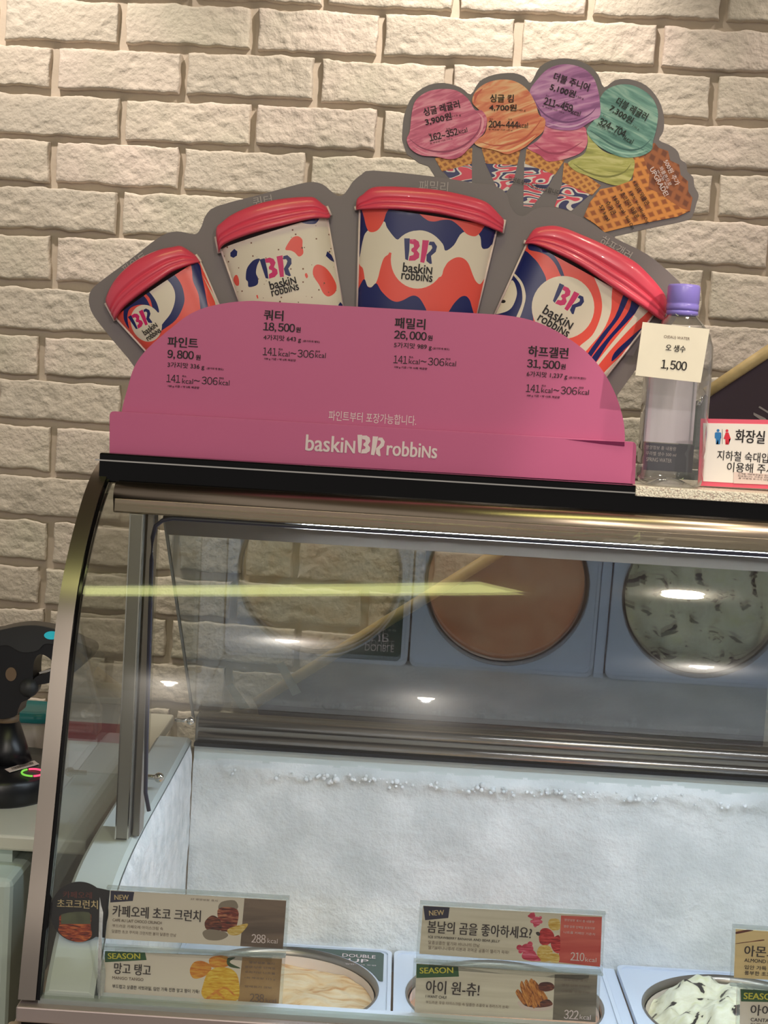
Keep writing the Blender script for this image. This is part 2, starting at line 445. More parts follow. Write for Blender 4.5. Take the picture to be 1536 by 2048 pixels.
joints = {0: [130, 385, 651, 913, 1178, 1444], 1: [8, 247, 508, 763, 1035, 1315], 2: [-140, 112, 370, 635, 898, 1160, 1423], 3: [8-20, 247, 508, 760, 1030, 1300],
          4: [-140, 109, 365, 617, 890, 1150, 1425], 5: [-15, 242, 500, 755, 1015, 1280], 6: [-145, 110, 365, 625, 885, 1148, 1409], 7: [-10, 245, 500, 765, 1025, 1290],
          8: [-170, 86, 350, 615, 880, 1140, 1405], 9: [-5, 250, 505, 765, 1030, 1290], 10: [-145, 110, 365, 620, 885, 1150, 1420], 11: [-5, 250, 505, 765, 1030, 1290],
          12: [-150, 103, 355, 489, 593, 860, 1120, 1390], 13: [-170, 87, 262, 469, 730, 990, 1250], 14: [-160, 96, 340, 596, 850, 1110, 1370], 15: [-30, 220, 459, 720, 980, 1240], 16: [-150, 100, 350, 600, 860, 1120, 1390]}
zs = [onwall(0, y)[1] for y in lines]
seed = 0
for k in range(len(lines)-1):
    zt, zb = zs[k], zs[k+1]; zc = (zt+zb)/2
    js = []
    for x in joints[k]:
        y = (lines[k]+lines[k+1])/2+.07*x
        js.append(onwall(x, y)[0])
    pitch = .222
    while js[0] > -1.0: js.insert(0, js[0]-pitch)
    while js[-1] < 1.15: js.append(js[-1]+pitch)
    for a, b in zip(js, js[1:]):
        seed += 1
        brick(a+.0065+random.uniform(-.001, .001), b-.0065+random.uniform(-.001, .001), zb+.0055+random.uniform(-.001, .0015), zt-.0055+random.uniform(-.0015, .001), seed)

FLOORM = mat('grey_floor_tiles', (120, 114, 106), .4, bump=.1, var=.1)
CEILM = mat('ceiling_paint', (150, 140, 126), .8)
bx = box('floor', -3, 3, -4.5, 1.6, -.05, 0, FLOORM); bx['kind'] = 'structure'
bx = box('ceiling', -3, 3, -4.5, 1.6, 2.6, 2.65, CEILM); bx['kind'] = 'structure'

# ceiling downlights whose reflections show in the curved glass
LAMP = emis('warm_lamp_disc', (255, 236, 205), 60)
for i, (x, y, lb) in enumerate(DOWN):
    t = empty('ceiling_downlight', (x, y, 2.6), lb, 'ceiling light', 'downlights over the shop floor')
    bm = bmesh.new(); add_lathe(bm, (x, y, 2.588), [(.062, 0), (.066, .012)], 24, cap=False); add_lathe(bm, (x, y, 2.588), [(.052, .006), (.062, 0)], 24, cap=False); finish(bm, 'trim_ring', STEEL, t)
    bm = bmesh.new(); add_lathe(bm, (x, y, 2.592), [(.034, 0), (.034, .003)], 24); finish(bm, 'lamp_disc', LAMP, t)
# a linear ceiling lamp, reflected as the pale band across the glass
a0, a1 = Vector((.21, -.23, 2.57)), Vector((-.70, -.88, 2.57)); dd = (a1-a0).normalized(); pp = Vector((-dd.y, dd.x, 0))
t = empty('linear_ceiling_lamp', ((a0+a1)/2), 'long pale tube lamp on the ceiling above the case', 'ceiling light')
for nm, hw, z0, z1, m in (('housing', .102, .012, .03, WPLAST), ('diffuser', .075, -.012, .012, emis('pale_green_diffuser', (226, 230, 150), 9))):
    bm = bmesh.new(); vs = []
    for P in (a0, a1):
        for sx in (-1, 1):
            for z in (z0, z1): vs.append(bm.verts.new(P+pp*hw*sx+Vector((0, 0, z))))
    for f in ((0, 1, 3, 2), (4, 6, 7, 5), (0, 4, 5, 1), (2, 3, 7, 6), (0, 2, 6, 4), (1, 5, 7, 3)): bm.faces.new([vs[i] for i in f])
    finish(bm, nm, m, t)

# ================================================================ the display case
XL, XR = -.324, .95
PROF = [(.306, 1.344), (.266, 1.338), (.228, 1.327), (.197, 1.311), (.172, 1.293), (.143, 1.268), (.118, 1.24), (.099, 1.209), (.084, 1.17), (.070, 1.12), (.057, 1.07), (.044, 1.017), (.030, .965), (.012, .905), (0, .852)]
case = empty('ice_cream_display_case', (XL, 0, 0), 'curved glass ice cream freezer display case with bronze steel frame', 'display case')
PP = catmull(PROF, 4, closed=False)
def sweep(name, x0, x1, off0, off1, m, prof=PP, smooth=True, par=case):
    """extrude the front curve along X; off0/off1 = inner and outer offset from the curve"""
    bm = bmesh.new(); rows = []
    n = len(prof)                       # every side has its own vertices, so only the curve itself is smoothed
    for i, (y, z) in enumerate(prof):
        a = prof[max(i-1, 0)]; b = prof[min(i+1, n-1)]; ty, tz = b[0]-a[0], b[1]-a[1]; l = hypot(ty, tz); ny, nz_ = tz/l, -ty/l   # outward
        cs = ((x0, off0), (x0, off1), (x1, off1), (x1, off0))
        rows.append([[bm.verts.new((x, y+ny*o, z+nz_*o)) for x, o in (cs[k], cs[(k+1) % 4])] for k in range(4)])
    for i in range(n-1):
        for k in range(4):
            bm.faces.new((rows[i][k][0], rows[i+1][k][0], rows[i+1][k][1], rows[i][k][1]))
    bm.normal_update()
    return finish(bm, name, m, par, smooth=smooth, recalc=False)
sweep('end_frame', XL-.002, XL+.0145, -.006, .006, SATIN)
sweep('frame_gasket', XL+.0145, XL+.018, -.008, .0035, BLACK)
fg = sweep('front_glass', XL+.018, XR, -.005, 0, GLASS)
# end glass, inside the curve
bm = bmesh.new(); pl = [(y, z) for y, z in PP]+[(.62, .852), (.62, 1.344)][::1]
f = bm.faces.new([bm.verts.new((XL+.004, y+.012, z-.006)) for y, z in pl]); r = bmesh.ops.extrude_face_region(bm, geom=[f])
for gg in r['geom']:
    if isinstance(gg, bmesh.types.BMVert): gg.co.x += .005
bmesh.ops.triangulate(bm, faces=[f for f in bm.faces if len(f.verts) > 4]); finish(bm, 'end_glass', GLASS, case)
# top cap: black gloss fascia and white textured top
TZ = 1.356
WTOP = ramp_noise('speckled_white_top', [(.35, (190, 170, 160)), (.47, (240, 232, 214)), (.7, (252, 248, 232))], 520, rough=.3, bump=.8, bscale=500)
box('top_board', XL+.012, XR, .235, .66, 1.336, TZ-.0005, BLACK, case, bv=.002)
box('speckled_sheet', aY(1271, 980, .22).x, XR, .2185, .40, TZ-.011, TZ, WTOP, case, bv=.001)
box('top_fascia', XL+.006, XR, .222, .236, 1.325, TZ-.0002, BLACK, case, bv=.0015)
box('fascia_trim', XL+.002, XR, .2195, .222, TZ-.0085, TZ-.007, CHROME, case)
# light housing: bronze tube with flat lower lip
bm = bmesh.new(); add_tube(bm, [(-.297, .214, 1.312), (XR, .214, 1.312)], .0155, 32); finish(bm, 'light_housing', BRONZE, case, smooth=False)
box('housing_lip', -.297, XR, .1985, .226, 1.2955, 1.312, BRONZE, case, bv=.002)
LED = emis('cool_white_led_strip', (222, 236, 255), 175)
box('led_strip', -.10, XR-.02, .236, .246, 1.289, 1.293, LED, case)
box('led_channel', -.30, XR, .228, .262, 1.293, 1.310, ALU, case)
box('led_shield', -.12, XR, .2475, .2490, 1.2855, 1.294, ALU, case)  # added shield behind the strip, keeps its light off the glass rail
# back glass, leaning forward at the top
TB = radians(48); gy0, gz0 = .60, .985; GL = .45
def bgp(x, s, n): return Vector((x, gy0-sin(TB)*s+cos(TB)*n, gz0+cos(TB)*s+sin(TB)*n))
def bgbox(name, x0, x1, s0, s1, n0, n1, m):
    bm = bmesh.new(); vs = [bm.verts.new(bgp(x, s, n)) for x in (x0, x1) for s in (s0, s1) for n in (n0, n1)]
    for f in ((0, 1, 3, 2), (4, 6, 7, 5), (0, 4, 5, 1), (2, 3, 7, 6), (0, 2, 6, 4), (1, 5, 7, 3)): bm.faces.new([vs[i] for i in f])
    return finish(bm, name, m, case)
bgbox('back_glass', -.252, XR, .0, GL, 0, .004, BGLASS)
bgbox('back_glass_edge', -.2545, -.252, .0, GL, -.001, .005, ALU)
bgbox('back_glass_rail', -.252, XR, GL-.026, GL+.002, -.003, .006, mat('beige_satin_rail', (120, 112, 102), .6))
# back rails under the glass
RAILM = mat('rail_steel', (150, 142, 134), .28, metal=1)
bm = bmesh.new(); add_tube(bm, [(-.245, .597, .985), (XR, .597, .985)], .0075, 16); finish(bm, 'upper_rail', RAILM, case)
bm = bmesh.new(); add_tube(bm, [(-.245, .594, .966), (XR, .594, .966)], .0065, 16); finish(bm, 'lower_rail', RAILM, case)
box('rail_channel', -.25, XR, .598, .63, .957, .992, ALU, case, bv=.002)
box('rail_shadow_gap', -.25, XR, .590, .60, .953, .9575, BLACK, case)
# knobs that clamp the glass
def knob(P, r=.006):
    bm = bmesh.new(); add_tube(bm, [Vector(P)+Vector((-.02, 0, 0)), Vector(P)+Vector((.002, 0, 0))], r*.5, 12)
    bmesh.ops.create_uvsphere(bm, u_segments=16, v_segments=10, radius=r, matrix=Matrix.Translation(P)); finish(bm, 'clamp_knob', CHROME, case, smooth=True)
knob(aX(381, 1441, -.247), .0055); knob(aX(318, 1555, -.262), .006)
# liner ledge at the left end and frosted inner walls
LP = [(.62, .953), (.45, .948), (.25, .944), (.14, .935), (.08, .918), (.04, .893), (.016, .868), (.006, .855)]
LPc = catmull(LP, 4, closed=False)
bm = bmesh.new(); rows = [[bm.verts.new((x, y, z+dz)) for x, dz in ((-.304, 0), (-.300, .0035), (-.262, .0035), (-.257, 0), (-.257, -.03), (-.304, -.03))] for y, z in LPc]
for i in range(len(rows)-1):
    for k in range(6): bm.faces.new((rows[i][k], rows[i][(k+1) % 6], rows[i+1][(k+1) % 6], rows[i+1][k]))
bm.faces.new(rows[0]); bm.faces.new(rows[-1]); finish(bm, 'end_ledge', LEDGE, case)
FROST = ramp_noise('white_frost', [(.3, (202, 206, 206)), (.5, (216, 219, 219)), (.7, (234, 236, 236))], 14, rough=.75, bump=.6, bscale=220, detail=10)
FROSTB = ramp_noise('bright_flaky_frost', [(.3, (214, 220, 222)), (.6, (244, 246, 248))], 40, rough=.8, bump=1, bscale=120)
bm = bmesh.new(); NX, NZ = 380, 120; gx = []
for i in range(NX+1):
    col = []
    for j in range(NZ+1):
        x = -.25+(XR+.25)*i/NX; z = .66+(.953-.66)*j/NZ
        edge = .935+.006*noise.noise(Vector((x*14, 0, 1)))+.003*noise.noise(Vector((x*60, 0, 2)))
        fr = max(0, min(1, (edge-z)/.006))
        band = math.exp(-((z-edge+.014)/.012)**2)
        d = fr*(.004+.003*noise.noise(Vector((x*12, z*12, 4)))+.0012*noise.noise(Vector((x*90, z*90, 4))))+band*fr*(.004+.004*noise.noise(Vector((x*55, z*55, 8))))
        col.append(bm.verts.new((x, .60-d, z)))
    gx.append(col)
for i in range(NX):
    for j in range(NZ):
        f = bm.faces.new((gx[i][j], gx[i+1][j], gx[i+1][j+1], gx[i][j+1])); f.smooth = True
        z = .66+(.953-.66)*(j+.5)/NZ; x = -.25+(XR+.25)*(i+.5)/NX
        f.material_index = 1 if z > .935+.006*noise.noise(Vector((x*14, 0, 1)))+.003*noise.noise(Vector((x*60, 0, 2))) else 0
finish(bm, 'frosted_back_wall', [FROST, LEDGE], case, recalc=False)
bm = bmesh.new(); gx = []
for i in range(81):
    col = []; t = i/80; y = .004+t*(.60-.004)
    zt = next((LPc[k][1]+(LPc[k+1][1]-LPc[k][1])*(y-LPc[k][0])/(LPc[k+1][0]-LPc[k][0]) for k in range(len(LPc)-1) if LPc[k+1][0] <= y <= LPc[k][0]), .953)
    for j in range(41):
        z = .66+(zt-.66)*j/40; top = (zt-z)
        fr = max(0, min(1, (top-.004)/.008))
        d = fr*(.0035+.003*noise.noise(Vector((y*14, z*14, 2)))+.002*noise.noise(Vector((y*70, z*50, 5))))
        x = -.257+d+.0015
        col.append(bm.verts.new((x, y, z)))
    gx.append(col)
for i in range(80):
    for j in range(40):
        f = bm.faces.new((gx[i][j], gx[i+1][j], gx[i+1][j+1], gx[i][j+1])); f.smooth = True
finish(bm, 'frosted_side_wall', [FROSTB], case, recalc=False)
bm = bmesh.new()
for k in range(150):
    x = random.choice((random.uniform(-.21, .70), random.uniform(-.1, .3))); r = random.choice((.0012, .0016, .002, .0024, .003)) if k > 6 else .0042
    z = .921+.008*noise.noise(Vector((x*14, 0, 1)))+random.uniform(-.006, .005)
    bmesh.ops.create_icosphere(bm, subdivisions=2, radius=r, matrix=Matrix.Translation((x, .5905-random.random()*.003, z)))
o = finish(bm, 'frost_beads', FROSTB, case, smooth=True); o['kind'] = 'stuff'
# liner floor and front wall
box('liner_floor', -.257, XR, .03, .61, .50, .505, WPLAST, case)
box('liner_front_wall', -.257, XR, .006, .03, .505, .85, WPLAST, case)
# corner post and gaskets standing on the ledge
def post(name, xa, xb, ya, yb, pz, m, bv=.001, top=1.31):
    return box(name, xa, xb, ya, yb, pz, top, m, case, bv)
pb = Vector((0, 0, .9465))
xm = aY(259, 1340, .20).x
post('corner_post', xm-.0075, xm+.0075, .20, .23, pb.z, ALU, top=1.2955)
post('post_side_profile', xm+.009, xm+.0165, .212, .24, pb.z, STEEL, top=1.2955)
for xq in (xm-.0065, xm+.0065): box('post_bead', xq-.0006, xq+.0006, .1985, .20, pb.z, 1.2955, CHROME, case)
# rubber gasket following the door opening
gp = [aY(322, 1036, .20)+Vector((.25, 0, 0)), aY(345, 1037, .20), aY(325, 1041, .20), aY(311, 1052, .20), aY(305, 1075, .20), aY(303, 1120, .20), aY(298, 1300, .20), aY(293, 1480, .20), aY(291, 1585, .20), aY(298, 1622, .20)]
gp[0] = Vector((gp[1].x+.9, .20, gp[1].z))
bm = bmesh.new(); add_tube(bm, gp, .0022, 8); finish(bm, 'door_gasket', RUBBER, case)
# bottom trim and lower body
TRIM = mat('pinkish_steel_trim', (186, 172, 170), .45, metal=.6, bump=.1, bscale=300)
BODY = mat('beige_body_panel', (186, 166, 146), .5, bump=.05)
box('bottom_trim', XL-.002, XR, -.012, .014, .834, .849, TRIM, case, bv=.0015)
box('glass_seat', XL+.016, XR, -.002, .012, .849, .854, glass_mat('green_glass_edge', (.55, .66, .6), 1.5, .1, haze=.35), case)
box('trim_gap', XL+.002, XR, -.006, .02, .829, .834, BLACK, case)
box('lower_body', XL-.012, XR, -.022, .004, .02, .829, BODY, case, bv=.004)
box('side_body', XL-.008, XL+.012, .005, .64, .02, .829, BODY, case, bv=.004)

# ================================================================ ice cream tubs
TUBZ = .685
def tub(cx, cy, icem, label, rise=.0, rug=.004, carton=(226, 214, 206), group='ice cream tubs in the freezer', labelcard=None):
    t = empty('ice_cream_tub', (cx, cy, .505), label, 'ice cream tub', group)
    bm = bmesh.new(); add_lathe(bm, (cx, cy, .505), [(.112, 0), (.119, .16), (.119, TUBZ-.505-.006)], 48, cap=False); add_lathe(bm, (cx, cy, .505), [(.112, 0), (.001, 0.0005)], 48, cap=False)
    finish(bm, 'carton', mat('carton_board', carton, .6), t)
    # ice cream surface
    bm = bmesh.new(); R = .1185; nr, na = 34, 96; rings = []
    for i in range(nr+1):
        r = R*i/nr; ring = []
        for k in range(na if i else 1):
            a = 2*pi*k/na; x = cx+r*cos(a); y = cy+r*sin(a)
            h = noise.noise(Vector((x*22, y*22, cx*9)))*rug*1.6+noise.noise(Vector((x*80, y*60, 3)))*rug*.5
            h += rise*max(0, 1-((x-cx-.0)**2+(y-cy-.03)**2)/.010)
            h -= .012+.006*(r/R)**6
            ring.append(bm.verts.new((x, y, TUBZ+h)))
        rings.append(ring)
    for k in range(na): bm.faces.new((rings[0][0], rings[1][k], rings[1][(k+1) % na])).smooth = True
    for i in range(1, nr):
        for k in range(na): bm.faces.new((rings[i][k], rings[i+1][k], rings[i+1][(k+1) % na], rings[i][(k+1) % na])).smooth = True
    finish(bm, 'ice_cream', icem, t, recalc=True)
    bm = bmesh.new(); add_lathe(bm, (cx, cy, TUBZ-.012), [(.1195, 0), (.1235, .004), (.1245, .016), (.1225, .017), (.1205, .006)], 64, cap=False)
    finish(bm, 'steel_ring', STEEL, t, smooth=True)
    # white cover plate with round opening and rounded corners
    hw = .1395; rr = .012
    outl = []
    for sx, sy, a0_ in ((1, 1, 0), (-1, 1, 90), (-1, -1, 180), (1, -1, 270)):
        for k in range(7):
            a = radians(a0_+15*k); outl.append((cx+sx*(hw-rr)+rr*cos(a), cy+sy*(.1335-rr)+rr*sin(a)))
    art('cover_plate', outl, [(None, circ(cx, cy, .1238, n=64))], [WPLAST], lambda a, b: Vector((a, b, TUBZ-.003)), t, thick=Vector((0, 0, .006)))
    # raised border of the plate
    inn = [(cx+(x-cx)*.965, cy+(y-cy)*.965) for x, y in outl]
    art('plate_rim', outl, [(None, inn)], [WPLAST], lambda a, b: Vector((a, b, TUBZ+.003)), t, thick=Vector((0, 0, .0025)))
    return t
ICE1 = ramp_noise('caramel_vanilla_ice', [(.33, (206, 150, 92)), (.44, (232, 198, 148)), (.6, (240, 220, 184)), (.75, (226, 188, 130))], 16, rough=.4, dist=1.6, bump=.7, bscale=60, stretch=(1, 1.6, 1))
ICE2 = ramp_noise('orange_brown_ice', [(.3, (214, 140, 96)), (.6, (236, 180, 138))], 14, rough=.4, dist=1, bump=.6)
ICE2R = ramp_noise('strawberry_pink_ice', [(.3, (190, 84, 84)), (.5, (214, 128, 112)), (.7, (232, 168, 140))], 14, rough=.4, dist=1, bump=.6)
ICE3 = ramp_noise('chocolate_chip_cream_ice', [(.0, (40, 34, 30)), (.40, (46, 38, 34)), (.42, (222, 218, 184)), (.55, (238, 236, 212)), (.7, (226, 226, 176))], 34, rough=.4, dist=.5, bump=.8, bscale=50, stretch=(1, 1.8, 1))
ICE4 = ramp_noise('mango_ice', [(.3, (236, 170, 60)), (.7, (246, 206, 110))], 12, rough=.4, dist=1, bump=.5)
XT = (-.110, .172, .470); YB, YF = .462, .192
t1 = tub(XT[0], YB, ICE1, 'tub of caramel-streaked vanilla ice cream beside the left tag, back row')
t2 = tub(XT[1], YB, ICE2, 'tub of orange-tan ice cream behind the middle pair of tags, back row')
t3 = tub(XT[2], YB, ICE3, 'rough scooped cream ice with black chips, back row at the right', rise=.034, rug=.018)
tub(XT[0], YF, ICE4, 'tub in the front row under the left mango tag, only its rear plate corner showing')
tub(XT[1], YF, ICE2R, 'tub in the front row hidden below the middle tags')
tub(XT[2], YF, ICE3, 'tub in the front row at the right, below the chip ice cream', rug=.006)
# dark green flap printed DOUBLE UP on the first tub's cover plate
DG = mat('dark_green_print', (44, 72, 62), .35)
fz = TUBZ+.0036
def cornercard(t, cx, cy):
    q = [(cx-.02, cy+.1275), (cx+.124, cy+.1275), (cx+.129, cy+.122), (cx+.129, cy+.03)]
    for k in range(14, 82, 6):
        a = radians(k); q.append((cx+.1275*cos(a), cy+.1275*sin(a)))
    q = [p for p in q]
    return art('corner_label', q, [], [DG], lambda a, b: Vector((a, b, fz)), t)
c1 = cornercard(t1, XT[0], YB)
def pz(z): return lambda px, py: (aZ(px, py, z).x, aZ(px, py, z).y)
lx, ly = XT[0]+.098, YB+.108
bm = bmesh.new()
for s, ax, ay, w_, h_ in (('DOUBLE', lx-.002, ly, .044, .011), ('UP', lx-.002, ly-.016, .026, .012), ('입안에서 두번', lx+.001, ly-.029, .040, .004)):
    vs, fs = glyphs(s, .03); bv = [bm.verts.new((ax+x*w_, ay+y*h_, fz+.0006)) for x, y in vs]
    for f in fs: bm.faces.new([bv[i] for i in f])
finish(bm, 'corner_lettering', WHITEINK, t1, recalc=False)
cornercard(list(o for o in COL.objects if o.name.startswith('ice_cream_tub') and o.parent is None)[3], XT[0], YF)

box('tub_spacer', .3135, .3285, .06, .597, .665, TUBZ-.001, WPLAST, case, bv=.001)
# ================================================================ flavour tags
PAPER = mat('tag_paper', (236, 224, 212), .45, var=.03)
WOODP = mat('printed_wood_planks', (218, 208, 190), .45, var=.10, vscale=14, stretch=(.4, 1, 9), c2=(238, 230, 216))
TANW = mat('printed_light_wood', (242, 214, 160), .45, var=.08, vscale=14, stretch=(.4, 1, 9))
BADGEB = mat('dark_blue_badge', (40, 36, 66), .5)
BADGEG = mat('green_badge', (44, 92, 50), .5)
YEL = mat('yellow_ink', (222, 214, 70), .5)
TAN = mat('tan_ink', (222, 196, 150), .5)
TXT = mat('dark_brown_ink', (48, 34, 34), .6)
TXT2 = mat('faded_brown_ink', (120, 100, 90), .6)
ORANGE = streak_mat('mango_skin_print', (214, 120, 30), (232, 150, 50), (240, 180, 70), 60)
YELM = streak_mat('mango_flesh_print', (226, 160, 30), (240, 190, 50), (250, 214, 90), 80)
REDB = streak_mat('berry_print', (150, 20, 30), (196, 36, 44), (226, 80, 80), 80)
BEAR = streak_mat('jelly_print', (186, 40, 70), (216, 66, 100), (236, 120, 150), 60)
BANA = streak_mat('banana_print', (206, 160, 60), (226, 190, 100), (240, 216, 150), 90)
CHUR = streak_mat('churro_print', (130, 66, 22), (196, 116, 44), (230, 160, 80), 120, rot=.5, stretch=(6, 1, 1))
CHOC = streak_mat('chocolate_print', (60, 26, 22), (104, 46, 34), (150, 84, 56), 90)
JAR = streak_mat('coffee_jar_print', (70, 26, 18), (140, 54, 40), (196, 130, 96), 70)
NUT = {'brown': ramp_noise('brown_photo_panel', [(.3, (84, 68, 60)), (.6, (134, 112, 98))], 30, bump=0, dist=1, stretch=(.4, 1, 2)),
       'gold': ramp_noise('gold_photo_panel', [(.3, (138, 104, 64)), (.6, (176, 140, 92))], 30, bump=0),
       'red': ramp_noise('red_photo_panel', [(.3, (196, 60, 56)), (.6, (222, 104, 92))], 24, bump=0, dist=1, stretch=(.6, 1, 3)),
       'grey': ramp_noise('grey_photo_panel', [(.3, (92, 84, 74)), (.6, (150, 140, 124))], 26, bump=0, dist=1, stretch=(.4, 1, 2))}
TY = .034
def flavour_tag(q, zp, label, paper, badge, texts, pics, nut, panel, kcal, side=None):
    """q: TL TR BR BL px of the card; texts in zoomed px via zp; panel: outline of the photo panel"""
    P = PY(q, TY); cx = (P[2][0]+P[3][0])/2; cz = min(p[1] for p in P)
    t = empty('flavour_tag', (cx, TY, cz), label, 'price tag', 'flavour tags inside the front glass')
    x0 = min(p[0] for p in P); x1 = max(p[0] for p in P)
    plate('clear_holder', [(P[3][0]-.003, P[3][1]-.009), (P[2][0]+.003, P[2][1]-.009), (P[1][0]+.003, P[1][1]+.004), (P[0][0]-.003, P[0][1]+.004)], TY+.0015, .002, ACRYL, t)
    for nm, A, B, dz in (('holder_lip', P[0], P[1], .0035), ('holder_lip', P[3], P[2], -.0065)):
        plate(nm, [(A[0]-.003, A[1]+dz-.0012), (B[0]+.003, B[1]+dz-.0012), (B[0]+.003, B[1]+dz+.0012), (A[0]-.003, A[1]+dz+.0012)], TY-.004, .006, ACRYL, t, bv=.0006)
    foot = plate('holder_foot', [(P[3][0]+.01, P[3][1]-.014), (P[2][0]-.01, P[2][1]-.014), (P[2][0]-.01, P[2][1]-.008), (P[3][0]+.01, P[3][1]-.008)], TY, .003, ACRYL, t)
    mats = [paper]; layers = []
    def add(m, pts, sm=False):
        if m not in mats: mats.append(m)
        pp_ = zm(*zp, pts)
        if sm: pp_ = catmull(pp_, 4)
        layers.append((mats.index(m), PY(pp_, TY)))
    add(NUT[nut], panel)
    for m, pts in pics: add(m, pts, True)
    if badge: add(badge[0], badge[1])
    art('card', P, layers, mats, fY(TY), t, thick=Vector((0, .0008, 0)))
    sc = mpp(q[0][0], q[0][1], TY)/zp[2]; its = []
    for it in texts:
        x, y = zm(*zp, [(it[1], it[2])])[0]; its.append((it[0], x, y, it[3], it[4], it[5] if len(it) > 5 else 3.2, it[6] if len(it) > 6 else 0, it[7] if len(it) > 7 else 0))
    letters('lettering', its, [TXT, TXT2, WHITEINK, YEL, TAN], lambda a, b: PY([(a, b)], TY)[0], fY(TY-.0006), t, sc)
    return t
ZA = (80, 1740, 2.954)
cupm = mat('jar_glass_print', (150, 136, 122), .4)
tA = flavour_tag(zm(*ZA, [(415, 120), (1455, 180), (1435, 465), (385, 405)]), ZA, 'upper left flavour tag with NEW badge and iced coffee jar, round black sticker', PAPER,
    (BADGEB, [(418, 122), (557, 130), (548, 183), (415, 192)]),
    [('NEW', 483, 160, 84, 30, 0, .03, 4), ('카페오레 초코 크런치', 690, 255, 520, 70, 3.5, .02), ('CAFE AU LAIT CHOCO CRUNCH', 575, 302, 290, 17, 3.5, .01, 1), ('부드러운 카페오레 아이스크림 속', 578, 336, 300, 20, 3.5, 0, 1), ('달콤한 초코 쿠키와 크런치한 볼의 달콤한 만남', 615, 372, 380, 20, 3.5, 0, 1),
     ('288', 1292, 404, 82, 52, 3.5, .02, 2), ('kcal', 1374, 418, 60, 28, 3.5, 0, 2), ('27 영양성분 표시', 970, 175, 160, 12, 4, 0, 1)],
    [(cupm, [(1070, 190), (1150, 180), (1165, 230), (1060, 235)]), (JAR, [(1058, 225), (1168, 235), (1160, 340), (1140, 365), (1060, 355), (1052, 300)]), (CHOC, [(985, 290), (1020, 268), (1060, 290), (1075, 330), (1060, 358), (990, 355), (972, 320)]), (cupm, [(960, 370), (1000, 350), (1090, 365), (1110, 390), (1060, 415), (985, 410)]), (BANA, [(1110, 350), (1180, 325), (1230, 320), (1180, 380), (1120, 382)])],
    'brown', [(1208, 168), (1455, 182), (1435, 465), (1183, 450)], None)
# round black sticker at its left
Ys = TY-.0012; stk = plate('round_sticker', PY(zm(*ZA, circ(232, 248, 172, 178, n=56)), Ys), Ys, .0008, BLACKINK, tA)
plate('sticker_arm', PY(zm(*ZA, [(330, 105), (412, 122), (384, 402), (330, 395)]), Ys), Ys+.0003, .0006, BLACKINK, tA)
art('jar_print', PY(zm(*ZA, catmull([(130, 260), (290, 250), (300, 330), (305, 390), (250, 424), (170, 410), (112, 365), (115, 320)], 4)), Ys), [(1, PY(zm(*ZA, [(125, 235), (300, 235), (300, 318), (125, 318)]), Ys))], [streak_mat('berry_jar_print', (80, 24, 16), (170, 60, 30), (222, 120, 60), 90), mat('dark_jar_glass_print', (92, 96, 72), .4, var=.3, vscale=60)], fY(Ys-.0004), stk)
letters('lettering', [(s_, *zm(*ZA, [(x_, y_)])[0], w_/ZA[2], h_/ZA[2], a_, .02, k_) for s_, x_, y_, w_, h_, a_, k_ in (('카페오레', 222, 146, 170, 40, 2, 1), ('초코크런치', 222, 200, 240, 52, 2, 0))], [TAN, mat('rust_ink', (112, 46, 36), .5)], lambda a, b: PY([(a, b)], Ys)[0], fY(Ys-.0004), stk, mpp(200, 1800, Ys))
tB = flavour_tag(zm(*ZA, [(385, 480), (1430, 520), (1410, 800), (360, 745)]), ZA, 'lower left flavour tag with green SEASON badge and mangoes', PAPER,
    (BADGEG, [(380, 474), (620, 482), (630, 532), (384, 545)]),
    [('SEASON', 497, 507, 190, 34, 0, .04, 3), ('망고 탱고', 547, 585, 216, 68, 3.5, .02), ('MANGO TANGO', 520, 640, 184, 18, 3.5, .01, 1), ('부드럽고 상큼한 셔벗과일, 입안 가득 진한 망고 향이 가득!', 685, 701, 515, 24, 3.5, .005, 0),
     ('238', 1282, 754, 84, 50, 3.5, .01, 1), ('kcal', 1364, 770, 60, 24, 3.5, 0, 1), ('영양성분 표시', 1310, 547, 150, 14, 3.5, .02, 1), ('열량 당류 단백질', 1300, 575, 180, 14, 3.5, 0, 1), ('포화지방 나트륨', 1300, 605, 180, 14, 3.5, 0, 1), ('1회 제공량 115 g', 1300, 640, 180, 14, 3.5, 0, 1), ('알레르기 정보', 1290, 690, 160, 14, 3.5, 0, 1)],
    [(ORANGE, [(885, 590), (910, 545), (960, 538), (1010, 565), (1000, 610), (940, 640), (900, 635)]), (ORANGE, [(1000, 525), (1050, 506), (1110, 515), (1120, 560), (1060, 580), (1010, 570)]), (mat('leaf_print', (60, 84, 44), .5), [(1110, 520), (1155, 518), (1120, 545), (1185, 580), (1130, 575), (1105, 555)]), (YELM, [(960, 690), (990, 610), (1050, 575), (1130, 585), (1172, 640), (1170, 765), (1080, 768), (990, 770), (955, 735)]), (ORANGE, [(985, 752), (1085, 690), (1150, 735), (1145, 742), (1085, 702), (1000, 760)]), (ORANGE, [(1030, 720), (1045, 712), (1090, 750), (1080, 756)])],
    'gold', [(1195, 515), (1430, 525), (1410, 800), (1168, 790)], None)
ZB = (820, 1780, 3.84)
